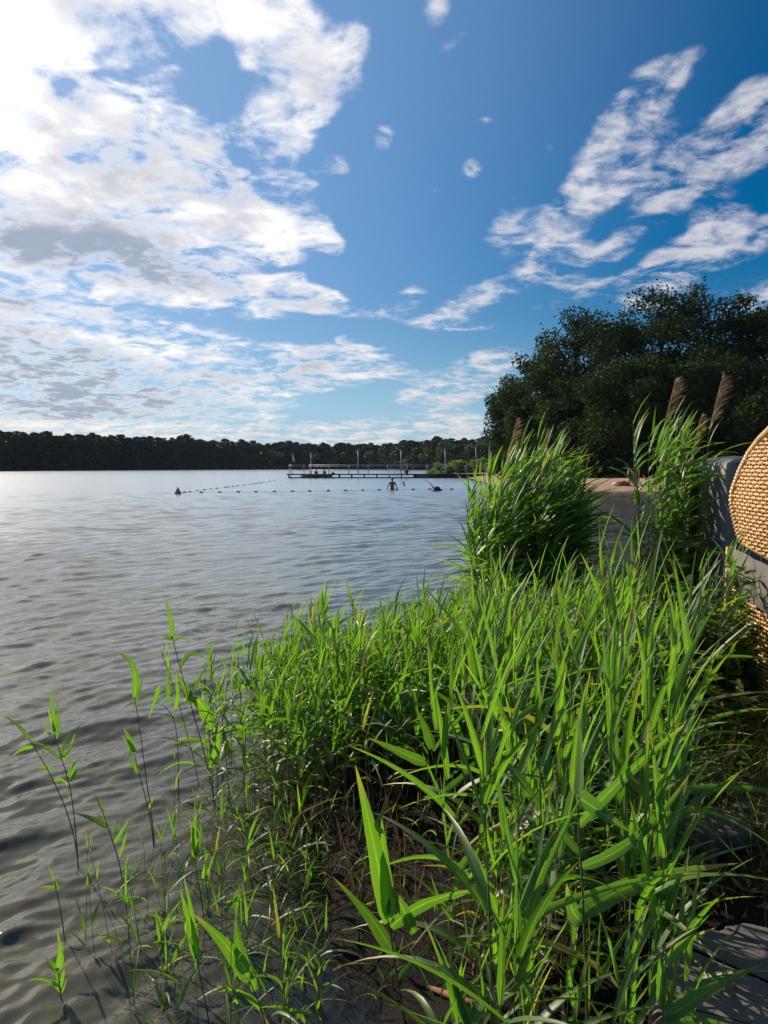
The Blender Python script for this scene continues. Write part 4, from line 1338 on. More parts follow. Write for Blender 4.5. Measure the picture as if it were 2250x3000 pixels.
def far_forest():
    q = np.random.default_rng(9)
    protos = [conifer_mesh(s) for s in range(6)]
    # photo column -> depth of the shore, photo row of the tree tops
    cx = np.array([-420, 0, 400, 800, 1100, 1180, 1440, 1600])
    dep = np.array([240, 272, 332, 424, 462, 400, 372, 380])
    row = np.array([1258, 1266, 1277, 1296, 1302, 1292, 1282, 1280])
    used = 0
    first = True
    for rown, (off, step, hs) in enumerate(((4, 19, .92), (11, 20, .98), (20, 21, 1.0))):
        px = -400 + rown * 7
        while px < 1560:
            pxx = px + q.normal(0, 4)
            d = np.interp(pxx, cx, dep) + off + q.normal(0, 2)
            top = np.interp(pxx, cx, row) + q.normal(0, 3.6) + (0 if q.random() > .10 else -6)
            p = at(pxx, top, d)
            z0 = gz(p[0], d) - .2
            h = (p[2] - z0) * hs * .97
            o = protos[used % 6] if used < 6 else protos[int(q.integers(6))].copy()
            if used >= 6:
                COL.objects.link(o)
            o.location = (p[0], d, z0)
            s = h / 16.0
            ws = s * q.uniform(1.0, 1.35)
            o.scale = (ws, ws, s)
            o.rotation_euler = (0, 0, q.random() * 6.28)
            prop(o, 'dark pine in the forest wall on the far shore', 'pine tree', 'pines of the far forest')
            used += 1
            px += step * np.interp(pxx, [0, 1400], [1.15, .85])
    # lighter leafy trees that stand before the pines in the middle
    for i, (px, top, d, w, lab) in enumerate([(700, 1322, 402, 11, 'lighter leafy tree left of the pier flag'), (745, 1326, 408, 10, 'leafy tree just left of the flag on the far shore'), (800, 1318, 414, 11, 'leafy tree behind the flag'), (905, 1322, 432, 12, 'leafy tree above the seated people'),
                                              (965, 1318, 440, 11, 'pale leafy tree between two pier poles'), (1020, 1324, 446, 12, 'bright leafy tree left of the middle pole'), (1085, 1322, 448, 12, 'leafy tree right of the middle pole'), (1130, 1322, 446, 10, 'small leafy tree above the wading man'),
                                              (1195, 1300, 392, 10, 'taller dark leafy tree where the far shore steps up'), (1250, 1296, 384, 11, 'round leafy tree on the nearer part of the far shore'), (1310, 1290, 376, 11, 'round leafy tree behind the islet'), (1375, 1288, 372, 11, 'leafy tree behind the right end of the pier'), (1435, 1286, 370, 11, 'leafy tree next to the grove on the far shore')]):
        p = at(px, top, d)
        z0 = gz(p[0], d)
        q2 = np.random.default_rng(500 + i)
        g = Geo()
        h = p[2] - z0 + .3
        tube(g, np.stack([np.full(4, p[0]), np.full(4, d), z0 - .3 + np.linspace(0, h * .8, 4)], 1), np.linspace(.3, .1, 4), 5, mat=1)
        nl = 16
        LC = np.stack([q2.uniform(-.42, .42, nl) * w, q2.uniform(-.4, .4, nl) * w, h * (.12 + .78 * q2.random(nl))], 1)
        n = 900
        idx = q2.integers(0, nl, n)
        P = LC[idx] + norm(q2.normal(0, 1, (n, 3))) * (w * .17 * q2.random(n) ** .4)[:, None] + np.array([p[0], d, z0 - .1])
        lt = q2.random(nl)
        crown_quads(g, P, 1.0, q2, np.stack([np.clip(lt[idx] * .8 + .2 * q2.random(n), 0, 1), 0 * P[:, 0], 0 * P[:, 0]], 1))
        prop(g.build('leafy_tree', [M_BROAD, M_BARK], None, (p[0], d, z0)), lab, 'tree', 'leafy trees on the far shore')


far_forest()

# bushes and reeds on the spit behind the pier's right end
for i, (px, top, d, w, lab) in enumerate([(1292, 1352, 126, 4.2, 'leftmost low green bush on the spit behind the pier'), (1332, 1346, 128, 4.6, 'second green bush on the spit from the left'), (1375, 1344, 127, 4.6, 'green bush on the spit near the right end'), (1418, 1345, 126, 4.4, 'green bush on the spit beside the reed tips'), (1460, 1344, 124, 4.4, 'green bush on the spit hidden by reed tips')]):
    p = at(px, top, d)
    z0 = gz(p[0], d)
    broad_tree(p[0], d, max(1.8, p[2] - z0), w, lab, 700 + i, nleaf=2400, lobes=18, size=.30, mat=M_SPIT, group='bushes on the spit', name='bush', skirt=-.35, cat='bush')


# ------------------------------------------------------------------ pier
PD = 113.0


def pier():
    o = empty('pier', (0, PD, 0), 'long dark wooden pier on posts with pale double railing', 'pier')
    L0, L1 = at(840, 1390, PD)[0], at(1330, 1390, PD)[0]
    loc = (0, PD, 0)
    zd = .62
    g = Geo()
    box(g, ((L0 + L1) / 2, PD + 1.0, zd - .09), (L1 - L0, 2.2, .18), bev=.02)
    g.build('deck', M_DARKWOOD, o, loc)
    g = Geo()
    box(g, ((L0 + L1) / 2, PD - .05, .06), (L1 - L0 - .4, .14, .16), bev=.02)
    g.build('lower_beam', M_DARKWOOD, o, loc)
    for i, x in enumerate(np.linspace(L0 + .3, L1 - .3, 14)):
        for yy in (PD - .02, PD + 2.0):
            g = Geo()
            tube(g, [(x, yy, -1.6), (x, yy, -.3), (x, yy, zd - .18)], .085, 8)
            g.build('pile', M_DARKWOOD, o, loc)
    gap0, gap1 = at(890, 1390, PD)[0], at(905, 1390, PD)[0]
    for (a, b) in ((L0 + .35, gap0), (gap1, at(1425, 1390, PD)[0])):
        for zz, r, yy in ((2.0, .042, PD + .0), (1.80, .03, PD + .0), (1.22, .032, PD)):
            if a < gap0 and zz == 1.78:
                continue
            g = Geo()
            tube(g, [(a, yy, zz), ((a + b) / 2, yy, zz), (b, yy, zz)], r, 8)
            g.build('rail', M_RAIL, o, loc)
        n = max(2, int((b - a) / 2.9) + 1)
        for x in np.linspace(a, b, n):
            g = Geo()
            tube(g, [(x, PD, zd), (x, PD, 1.3), (x, PD, 2.0)], .035, 6)
            g.build('rail_post', M_RAIL, o, loc)
        for zz in (2.0, 1.22):
            g = Geo()
            tube(g, [(a, PD + 2.0, zz), ((a + b) / 2, PD + 2.0, zz), (b, PD + 2.0, zz)], .04, 8)
            g.build('rail', M_RAIL, o, loc)
        for x in np.linspace(a, b, n):
            g = Geo()
            tube(g, [(x, PD + 2.0, zd), (x, PD + 2.0, 1.3), (x, PD + 2.0, 2.0)], .035, 6)
            g.build('rail_post', M_RAIL, o, loc)
    # boarded side where the pier meets the spit
    g = Geo()
    xa, xb = at(1215, 1390, PD)[0], at(1425, 1390, PD)[0]
    V = np.array([(xa, PD - .1, -.4), (xb, PD - .1, -.4), (xb, PD - .1, .55), (xa, PD - .1, .50), (xa, PD + .05, -.4), (xb, PD + .05, -.4), (xb, PD + .05, .55), (xa, PD + .05, .50)])
    g.add(V, np.array([[0, 1, 2, 3], [5, 4, 7, 6], [3, 2, 6, 7], [0, 3, 7, 4], [1, 5, 6, 2]]))
    g.build('side_boarding', M_DARKWOOD, o, loc)
    g = Geo()
    box(g, ((L1 + xb) / 2 + .01, PD + 1.0, zd - .09), (xb - L1 - .02, 2.2, .18), bev=.02)
    g.build('ramp', M_DARKWOOD, o, loc)
    # bathing ladders
    for px in (1150, 1163):
        x = at(px, 1390, PD)[0]
        lad = Geo()
        for s in (-.25, .25):
            tube(lad, [(x + s, PD - .25, -.5), (x + s, PD - .25, .9), (x + s, PD - .1, 1.35), (x + s, PD + .2, 1.25)], .03, 6)
        for zz in (-.2, .08, .36, .64):
            tube(lad, [(x - .25, PD - .25, zz), (x, PD - .25, zz), (x + .25, PD - .25, zz)], .02, 6)
        lad.build('ladder', M_RAIL, o, loc)
    # swimming platform in front of the left end
    x0, x1 = at(893, 1390, PD)[0], at(975, 1390, PD)[0]
    fl = empty('floating_platform', ((x0 + x1) / 2, PD - 1.6, 0), 'low dark floating platform tied before the left end of the pier', 'platform')
    g = Geo()
    box(g, ((x0 + x1) / 2, PD - 1.55, .34), (x1 - x0, 2.4, .3), bev=.03)
    g.build('deck', M_DARKWOOD, fl, ((x0 + x1) / 2, PD - 1.6, 0))
    for s in (.2, .5, .8):
        g = Geo()
        xx = x0 + (x1 - x0) * s
        tube(g, [(xx, PD - 2.7, .0), (xx, PD - 1.55, .0), (xx, PD - .4, .0)], .2, 10)
        g.build('pontoon', M_FLOAT, fl, ((x0 + x1) / 2, PD - 1.6, 0))


pier()


def poles():
    for i, (px, ptop, lab) in enumerate([(911, 1330, 'lamp pole above the seated people on the pier'), (1049, 1323, 'lamp pole in the middle of the pier'), (1175, 1322, 'lamp pole above the person near the ladders'),
                                         (1304, 1320, 'lamp pole before the green bushes of the spit'), (1394, 1314, 'lamp pole at the right end, slightly tilted')]):
        d = PD + .18 if i < 3 else PD + 3
        p = at(px, ptop, d)
        foot = np.array([p[0] + (.25 if i == 4 else 0), d, .6 if i < 3 else gz(p[0], d) - .05])
        o = empty('lamp_pole', foot, lab, 'pole', 'poles along the pier')
        g = Geo()
        tube(g, [foot, (foot + p) / 2, p], [.085, .075, .06], 8)
        g.build('shaft', M_POLE, o, foot)
        g = Geo()
        lathe(g, p, [(.0, -.02), (.10, 0), (.11, .12), (.06, .18), (0, .19)], 10)
        g.build('lamp_head', M_POLE, o, foot)
    d = PD + .25
    p = at(855, 1326, d)
    o = empty('flagpole', (p[0], d, .62), 'dark pole with a limp white flag at the left end of the pier', 'flagpole')
    g = Geo()
    tube(g, [(p[0], d, .62), (p[0], d, 2), p], [.05, .045, .03], 8)
    g.build('shaft', M_DARKWOOD, o, (p[0], d, .62))
    g = Geo()
    u, w = np.meshgrid(np.linspace(0, 1, 10), np.linspace(0, 1, 16))
    X = p[0] + .04 + u * (.14 + .22 * w) + .08 * w
    Y = d + .06 * np.sin(u * 9 + w * 3)
    Z = p[2] - .05 - w * 1.25 - u * .12
    v = np.stack([X, Y, Z], -1).reshape(-1, 3)
    i, j = np.meshgrid(np.arange(15), np.arange(9), indexing='ij')
    f = np.stack([i * 10 + j, i * 10 + j + 1, (i + 1) * 10 + j + 1, (i + 1) * 10 + j], -1).reshape(-1, 4)
    g.add(v, f)
    g.build('flag', M_WHITECLOTH, o, (p[0], d, .62))


poles()


# ------------------------------------------------------------------ people
def skin_body(name, joints, edges, root, mat, parent, loc, levels=2):
    me = bpy.data.meshes.new(name)
    me.from_pydata([tuple(np.asarray(j[:3]) - 0) for j in joints], edges, [])
    o = bpy.data.objects.new(name, me)
    COL.objects.link(o)
    o.parent = parent
    sk = o.modifiers.new('skin', 'SKIN')
    sk.use_smooth_shade = True
    ly = me.skin_vertices[0].data if me.skin_vertices else None
    if ly is None:
        bpy.context.view_layer.objects.active = o
        bpy.ops.object.mode_set(mode='OBJECT')
        ly = me.skin_vertices[0].data
    for k, j in enumerate(joints):
        ly[k].radius = (j[3], j[4] if len(j) > 4 else j[3])
        ly[k].use_root = (k == root)
    ss = o.modifiers.new('smooth', 'SUBSURF')
    ss.levels = ss.render_levels = levels
    me.materials.append(mat)
    return o


def head_shape(parent, c, r=.105, face=(0, 1, 0), hair=True, mat=None):
    """hair cap, nose and ears around a head of radius r"""
    f = norm(np.asarray(face, float))
    s = np.cross(f, [0, 0, 1.0])
    rot = np.stack([s, f, np.array([0, 0, 1.0])], 1)
    if hair:
        g = Geo()
        ellip(g, np.asarray(c) + np.array([0, 0, .022]) - f * .015, (r * .93, r * 1.08, r * 1.12), 14, 9, rot=rot)
        g.build('hair', M_HAIR, parent)
    for sg in (-1, 1):
        g = Geo()
        ellip(g, np.asarray(c) + s * sg * r * .93 - np.array([0, 0, .015]), (.014, .028, .036), 8, 6, rot=rot)
        g.build('ear', M_SKIN, parent)
    g = Geo()
    ellip(g, np.asarray(c) + f * r * 1.0 - np.array([0, 0, .02]), (.014, .022, .028), 8, 6, rot=rot)
    g.build('nose', M_SKIN, parent)


def hand_joints(J, E, wrist_idx, wrist, d, palm_side):
    """palm and five bent fingers added to a body graph"""
    d = norm(np.asarray(d, float))
    s = norm(np.asarray(palm_side, float))
    n_ = np.cross(d, s)
    w = np.asarray(wrist, float)
    J.append((*(w + d * .05), .026, .014))
    p0 = len(J) - 1
    E.append((wrist_idx, p0))
    J.append((*(w + d * .09), .034, .012))
    p1 = len(J) - 1
    E.append((p0, p1))
    for k, (off, ln) in enumerate(((-.030, .070), (-.010, .082), (.010, .078), (.029, .060))):
        a = w + d * .105 + s * off
        b = a + d * ln * .5 - n_ * .006
        c = b + d * ln * .5 - n_ * .018
        i0 = len(J)
        J.append((*a, .0085))
        J.append((*b, .008))
        J.append((*c, .0065))
        E += [(p1, i0), (i0, i0 + 1), (i0 + 1, i0 + 2)]
    a = w + d * .05 - s * .045
    i0 = len(J)
    J.append((*a, .010))
    J.append((*(a + d * .035 - s * .018), .009))
    E += [(p0, i0), (i0, i0 + 1)]


def wading_man():
    p = on_z(1149, 1434)
    x, y = p[0], p[1]
    o = empty('person', (x, y, -.95), 'bare chested man wading waist deep away from the camera', 'person')
    z = 0.0
    J = [(0, 0, z - .02, .165, .115), (0, 0, z + .16, .150, .105), (0, .0, z + .34, .172, .115), (0, .01, z + .50, .175, .105), (0, .02, z + .60, .085, .075), (0, .03, z + .67, .058, .06), (0, .05, z + .76, .080, .092), (0, .055, z + .86, .070, .085)]
    E = [(0, 1), (1, 2), (2, 3), (3, 4), (4, 5), (5, 6), (6, 7)]
    for sg in (-1, 1):
        i = len(J)
        J += [(sg * .20, .01, z + .525, .068), (sg * .285, .0, z + .36, .052), (sg * .335, .02, z + .24, .045), (sg * .375, .08, z + .10, .036), (sg * .40, .12, z + .01, .027)]
        E += [(3, i), (i, i + 1), (i + 1, i + 2), (i + 2, i + 3), (i + 3, i + 4)]
        hand_joints(J, E, i + 4, (sg * .40, .12, z + .01), (sg * .1, .2, -1), (sg * -.2, 1, 0))
        i = len(J)
        J += [(sg * .10, 0, z - .14, .095), (sg * .12, .04 * sg, z - .48, .068), (sg * .12, -.05 + .05 * sg, z - .86, .045), (sg * .12, .10, z - .92, .04)]
        E += [(0, i), (i, i + 1), (i + 1, i + 2), (i + 2, i + 3)]
    J = [(j[0], j[1], j[2] + .95, *j[3:]) for j in J]
    skin_body('body', J, E, 0, M_SKIN, o, (x, y, -.95))
    head_shape(o, (0, .05, .95 + .80), .098, (0.1, 1, 0))
    g = Geo()
    lathe(g, (0, 0, .95), [(.155, .10), (.182, .08), (.190, -.02), (.192, -.14), (.198, -.30)], 18)
    sh = g.build('swim_shorts', M_REDCLOTH, o)
    sh.scale = (1, .78, 1)


def swimmer():
    p = on_z(1183, 1421.5)
    o = empty('person', (p[0], p[1], 0), 'swimmer with only head and shoulders out of the water', 'person')
    J = [(0, 0, -.75, .14, .10), (0, 0, -.35, .16, .11), (0, 0, -.04, .165, .10), (0, .01, .05, .08, .07), (0, .02, .12, .056, .058), (0, .035, .21, .08, .09), (0, .04, .31, .068, .083)]
    E = [(i, i + 1) for i in range(6)]
    for sg in (-1, 1):
        i = len(J)
        J += [(sg * .19, .0, -.02, .065), (sg * .30, .12, -.15, .05), (sg * .36, .32, -.2, .04)]
        E += [(2, i), (i, i + 1), (i + 1, i + 2)]
        hand_joints(J, E, i + 2, (sg * .36, .32, -.2), (sg * .2, 1, 0), (1, 0, 0))
    skin_body('body', J, E, 0, M_SKIN, o, None)
    head_shape(o, (0, .04, .255), .096, (0, 1, 0))


def seated(px, d, zseat, face, shirt, lab, scale=1.0, towel=False, lean=0.0):
    """person sitting on an edge with bent knees, arms resting forward"""
    p = at(px, 1385, d)
    o = empty('person', (p[0], d, zseat), lab, 'person')
    f = np.array([math.sin(face), math.cos(face), 0])
    s = np.array([f[1], -f[0], 0])
    up = np.array([0, 0, 1.0])

    def q(a, b, c):
        return a * s + b * f + c * up
    J = [(*q(0, 0, .10), .15, .12), (*q(0, .02 + lean, .28), .14, .10), (*q(0, .04 + lean, .44), .165, .105), (*q(0, .05 + lean, .55), .08, .07), (*q(0, .07 + lean, .62), .055, .056), (*q(0, .10 + lean, .71), .078, .09), (*q(0, .11 + lean, .80), .066, .08)]
    E = [(i, i + 1) for i in range(6)]
    for sg in (-1, 1):
        i = len(J)
        J += [(*q(sg * .19, .05 + lean, .47), .062), (*q(sg * .25, .10, .24), .048), (*q(sg * .17, .30, .20), .034)]
        E += [(2, i), (i, i + 1), (i + 1, i + 2)]
        hand_joints(J, E, i + 2, q(sg * .17, .30, .20), f - up * .2, s)
        i = len(J)
        J += [(*q(sg * .10, .16, .09), .085), (*q(sg * .13, .44, .10), .062), (*q(sg * .13, .48, -.30), .042), (*q(sg * .13, .60, -.36), .035)]
        E += [(0, i), (i, i + 1), (i + 1, i + 2), (i + 2, i + 3)]
    skin_body('body', J, E, 0, M_SKIN, o, None)
    head_shape(o, q(0, .105 + lean, .755), .095, f)
    g = Geo()
    lathe(g, q(0, .02 + lean * .6, 0), [(.175, .02), (.180, .18), (.170, .30), (.195, .44), (.16, .54), (.085, .575)], 16)
    c = q(0, .02 + lean * .6, 0)
    sh = g.build('shirt', shirt, o)
    sh.scale = (1, .8, 1) if abs(f[1]) > abs(f[0]) else (.8, 1, 1)
    if towel:
        g = Geo()
        u, w = np.meshgrid(np.linspace(0, 1, 8), np.linspace(0, 1, 8))
        v = np.stack([-.42 + .26 * u + .03 * np.sin(w * 8), -.02 + .08 * np.sin(u * 4), .05 + .62 * w], -1).reshape(-1, 3)
        i, j = np.meshgrid(np.arange(7), np.arange(7), indexing='ij')
        g.add(v, np.stack([i * 8 + j, i * 8 + j + 1, (i + 1) * 8 + j + 1, (i + 1) * 8 + j], -1).reshape(-1, 4))
        tw = g.build('towel', M_WHITECLOTH, None)
        tw.location = (p[0], d, zseat)
        prop(tw, 'pale towel hanging beside the person near the ladders', 'towel')
    return o


wading_man()
swimmer()
seated(926, PD - .9, .5, math.pi * .9, M_DARKCLOTH, 'left one of two people sitting on the platform, in dark clothes')
seated(951, PD - 1.2, .5, math.pi * 1.1, M_REDCLOTH, 'right one of two people sitting on the platform, in dark red')
seated(1192, PD - .1, .63, math.pi, M_DARKCLOTH, 'person sitting on the pier edge next to the ladders', towel=True)


def small_bits():
    # pink towel between the two seated people
    p = at(939, 1380, PD - .6)
    g = Geo()
    u, w = np.meshgrid(np.linspace(-.5, .5, 9), np.linspace(0, 1, 7))
    v = np.stack([p[0] + u * .7, PD - .45 + .05 * np.sin(u * 11) + .25 * w, 1.05 - .25 * w ** 2 + .05 * np.cos(u * 7)], -1).reshape(-1, 3)
    i, j = np.meshgrid(np.arange(6), np.arange(8), indexing='ij')
    g.add(v, np.stack([i * 9 + j, i * 9 + j + 1, (i + 1) * 9 + j + 1, (i + 1) * 9 + j], -1).reshape(-1, 4))
    # dark bag at the platform's right end
    p = at(976, 1384, PD - 1.4)
    o = empty('bag', (p[0], PD - 1.4, .49), 'small dark bag at the right end of the floating platform', 'bag')
    gb = Geo()
    box(gb, (0, 0, .19), (.5, .3, .38), bev=.09)
    gb.build('bag_body', M_DARKCLOTH, o)
    gb = Geo()
    tube(gb, [(-.15, 0, .36), (-.12, 0, .5), (0, 0, .56), (.12, 0, .5), (.15, 0, .36)], .02, 6)
    gb.build('handle', M_DARKCLOTH, o)


small_bits()


# ------------------------------------------------------------------ swimming line
def swimming_line():
    p = on_z(521, 1448)
    b = empty('buoy', (p[0], p[1], 0), 'pale cone shaped buoy at the corner of the swimming line', 'buoy')
    g = Geo()
    lathe(g, (0, 0, 0), [(0, -.20), (.17, -.18), (.22, -.02), (.22, .10), (.17, .18), (.10, .32), (.05, .41), (0, .43)], 18)
    g.build('float_body', M_BUOY, b)
    g = Geo()
    lathe(g, (0, 0, .42), [(.03, 0), (.035, .05), (.015, .08), (0, .08)], 10)
    g.build('eyelet', M_ROPE, b)
    corner = on_z(521, 1446)

    def fl(pp, r, lab, grp, first):
        o = first.copy() if first else None
        if o is None:
            gg = Geo()
            u = np.linspace(-1, 1, 9)
            prof = [(max(.02, .5 * (1 - abs(t) ** 2.6) ** .6), t) for t in u]
            lathe(gg, (0, 0, 0), prof, 12)
            o = gg.build('float', M_FLOAT)
            o.rotation_euler = (0, math.pi / 2, rng.normal(0, .2))
        else:
            COL.objects.link(o)
        o.location = (pp[0], pp[1], .04)
        o.rotation_euler = (0, math.pi / 2 + rng.normal(0, .15), rng.normal(0, .35))
        o.scale = (r * .95, r * .95, r * 1.3)
        return prop(o, lab, 'float', grp)
    first = None
    pts = [on_z(x, y) for x, y in ((540, 1443.5), (590, 1444), (643, 1443.5), (698, 1442.5), (750, 1442), (804, 1441.5), (857, 1441), (908, 1440.5), (961, 1439.5), (1013, 1438.5), (1063, 1437.5), (1112, 1436.5), (1163, 1436), (1211, 1435.5), (1260, 1434.5), (1323, 1434.5), (1374, 1434.5), (1425, 1434))]
    for k, pp in enumerate(pts):
        o = fl(pp, .12, 'dark float on the near rope running right from the buoy', 'floats of the near swimming rope', first)
        first = first or o
    g = Geo()
    tube(g, [corner + np.array([0, 0, .03])] + [q_ + np.array([0, 0, .02]) for q_ in pts] + [np.array([13.5, 60.0, .02])], .006, 5)
    prop(g.build('rope', M_ROPE), 'thin rope carrying the near row of dark floats', 'rope')
    pts2 = [on_z(x, y) for x, y in ((555, 1442), (577, 1438.5), (599, 1436), (618, 1433.5), (635, 1431.5), (659, 1429), (668, 1428), (682, 1426), (695, 1424.5), (715, 1422), (732, 1419.5), (742, 1418.5), (751, 1417), (760, 1416), (766, 1414.5), (775, 1413.5), (790, 1411), (805, 1409))]
    for pp in pts2:
        fl(pp, .085, 'dark float on the far rope running from buoy to pier', 'floats of the far swimming rope', first)
    g = Geo()
    tube(g, [corner + np.array([0, 0, .03])] + [q_ + np.array([0, 0, .02]) for q_ in pts2] + [np.array([at(842, 1390, PD)[0], PD, .1])], .007, 5)
    prop(g.build('rope', M_ROPE), 'thin rope carrying the far row of floats to the pier', 'rope')


swimming_line()


def driftwood():
    p = on_z(1281, 1437.5)
    o = empty('driftwood', (p[0], p[1], 0), 'dark driftwood lump with a kinked thin branch rising from the water', 'driftwood')
    g = Geo()
    q = np.random.default_rng(3)

    def warp(v):
        k = 1 + .22 * np.sin(v[:, 0:1] * 5 + 1) * np.cos(v[:, 1:2] * 4) + .12 * np.sin(v[:, 2:3] * 9)
        return v * k
    ellip(g, (0, 0, .03), (.36, .22, .22), 22, 14, warp=warp)
    ellip(g, (-.12, .02, .14), (.18, .16, .15), 16, 10, warp=warp)
    g.build('lump', M_LOG, o)
    g = Geo()
    tube(g, [(-.18, 0, .1), (-.36, 0, .30), (-.42, 0, .44), (-.52, .02, .55), (-.75, .05, .68), (-1.0, .1, .80)], [.045, .04, .035, .02, .014, .008], 7)
    g.build('branch', M_LOG, o)


driftwood()


# ------------------------------------------------------------------ beach things
def beach():
    d = 57.0
    p = at(1856, 1398, d)
    z = gz(p[0], d)
    o = empty('beach_chair', (p[0], d, z), 'small pink hooded beach chair far off on the sand', 'beach chair', None, R(165))
    o.scale = (.78, .78, .68)
    w = 1.1
    g = Geo()
    box(g, (0, 0, .28), (w, .75, .34), bev=.04)
    g.build('base', M_CREAM, o)
    g = Geo()
    box(g, (0, .02, .50), (w - .16, .6, .10), bev=.04)
    g.build('seat', M_PINKCLOTH, o)
    g = Geo()
    box(g, (0, -.34, .90), (w - .1, .10, .85), bev=.04)
    g.build('backrest', M_REDCLOTH, o)
    for s in (-1, 1):
        g = Geo()
        box(g, (s * (w / 2 - .03), -.05, .95), (.06, .62, .95), bev=.03)
        g.build('side_panel', M_CREAM, o)
    g = Geo()
    a = np.linspace(0, math.pi, 12)
    for yy in (-.36, -.1, .16, .36):
        pass
    v = np.array([[(w / 2) * math.cos(t), yy, 1.38 + .22 * math.sin(t)] for yy in (-.38, 0, .4) for t in a])
    i, j = np.meshgrid(np.arange(2), np.arange(11), indexing='ij')
    g.add(v, np.stack([i * 12 + j, i * 12 + j + 1, (i + 1) * 12 + j + 1, (i + 1) * 12 + j], -1).reshape(-1, 4))
    tube(g, v[24:], .05, 6)
    g.build('hood', M_PINKCLOTH, o)
    # red and white towel pile
    p = at(1820, 1400, 55.5)
    z = gz(p[0], 55.5)
    o = empty('towel', (p[0], 55.5, z), 'crumpled red towel with white end lying on the sand', 'towel')

    def warp(v):
        return v * (1 + .18 * np.sin(v[:, 0:1] * 7) * np.cos(v[:, 1:2] * 5))
    g = Geo()
    ellip(g, (.12, 0, .10), (.55, .35, .22), 22, 10, warp=warp)
    g.build('red_part', M_REDBRIGHT, o)
    g = Geo()
    ellip(g, (-.42, -.05, .07), (.26, .26, .15), 16, 8, warp=warp)
    g.build('white_end', M_WHITECLOTH, o)


M_REDBRIGHT = simple('bright_red_cloth', (0.62, 0.10, 0.07), (0.45, 0.06, 0.05), 5, 0.9, 0.1)
beach()


# ------------------------------------------------------------------ wicker beach chair at the right edge
CF = np.array([.05, math.sqrt(1 - .05 ** 2), 0])     # the way the chair faces
CN = np.array([-CF[1], CF[0], 0])                     # out of its lit side
CO = np.array([2.02, 4.2, 0])                        # foot of the side panel's front


def cw(s, z, out=0.0):
    """point of the chair: s towards its front, z up, out of the lit side (negative is across its width)"""
    s, z = np.asarray(s, float), np.asarray(z, float)
    return CO + CF * s[..., None] + CN * (np.asarray(out, float) * np.ones_like(s))[..., None] + np.array([0, 0, 1.0]) * z[..., None]


HOOD = np.array([(-0.151, 1.375), (-0.103, 1.428), (-0.038, 1.52), (0.0, 1.596), (-0.01, 1.655), (-0.039, 1.695), (-0.101, 1.773), (-0.203, 1.867), (-0.32, 1.937), (-0.449, 1.993), (-0.6, 2.08), (-0.78, 2.1), (-0.92, 2.05), (-1.02, 1.95), (-1.06, 1.8), (-1.06, 1.4), (-1.06, 1.19), (-0.75, 1.25), (-0.496, 1.324)])


def span(poly, k, axis):
    """interval of the outline along the other axis at coordinate k"""
    xs = []
    for i in range(len(poly)):
        A, B = poly[i], poly[(i + 1) % len(poly)]
        if (A[axis] > k) != (B[axis] > k):
            xs.append(A[1 - axis] + (k - A[axis]) * (B[1 - axis] - A[1 - axis]) / (B[axis] - A[axis]))
    return (min(xs), max(xs)) if len(xs) >= 2 else None


def weave(g, poly, out, dz, ds, amp=.006, hz=.0075, bulge=None, skew=0.0):
    """flat strands run along s over and under upright stakes"""
    lo, hi = poly.min(0), poly.max(0)
    bl = bulge or (lambda s, z: 0 * s)
    k = 0
    z = lo[1] + dz * .5
    while z < hi[1]:
        iv = span(poly, z, 1)
        if iv and iv[1] - iv[0] > .03:
            s = np.arange(iv[0] + .004, iv[1] - .002, ds / 4)
            if len(s) > 3:
                ph = np.sin(s / ds * math.pi + (k % 2) * math.pi)
                oo = out + amp * ph + bl(s, z)
                hz_k = hz * (1 + .12 * math.sin(k * 2.1))
                zz = z + skew * (s - iv[0]) + .0012 * np.sin(s * 40 + k)
                V = np.stack([cw(s, zz - hz_k, oo - .002), cw(s, zz, oo + .0025), cw(s, zz + hz_k, oo - .002), cw(s, zz, oo - .005)], 1)
                n = len(s)
                i, j = np.meshgrid(np.arange(n - 1), np.arange(4), indexing='ij')
                f = np.stack([i * 4 + j, (i + 1) * 4 + j, (i + 1) * 4 + (j + 1) % 4, i * 4 + (j + 1) % 4], -1).reshape(-1, 4)
                g.add(V.reshape(-1, 3), f)
        z += dz
        k += 1
    s = lo[0] + ds * .5
    while s < hi[0]:
        iv = span(poly, s, 0)
        if iv and iv[1] - iv[0] > .03:
            zz = np.linspace(iv[0] + .005, iv[1] - .005, 16)
            tube(g, cw(np.full(16, s), zz, out - .001 + bl(np.full(16, s), zz)), .0045, 5)
        s += ds


def braid(g, path, r=.026, pitch=.024):
    """rim wrapped in cane: a thick line of slanted turns"""
    path = np.asarray(path)
    seg = np.linalg.norm(np.diff(path, axis=0), axis=1)
    sl_ = np.concatenate([[0], np.cumsum(seg)])
    n = int(sl_[-1] / pitch)
    u = np.linspace(0, sl_[-1], n * 6)
    C = np.stack([np.interp(u, sl_, path[:, i]) for i in range(3)], 1)
    tube(g, C, r * (.68 + .36 * np.abs(np.sin(np.arange(len(u)) * math.pi / 6))), 9)


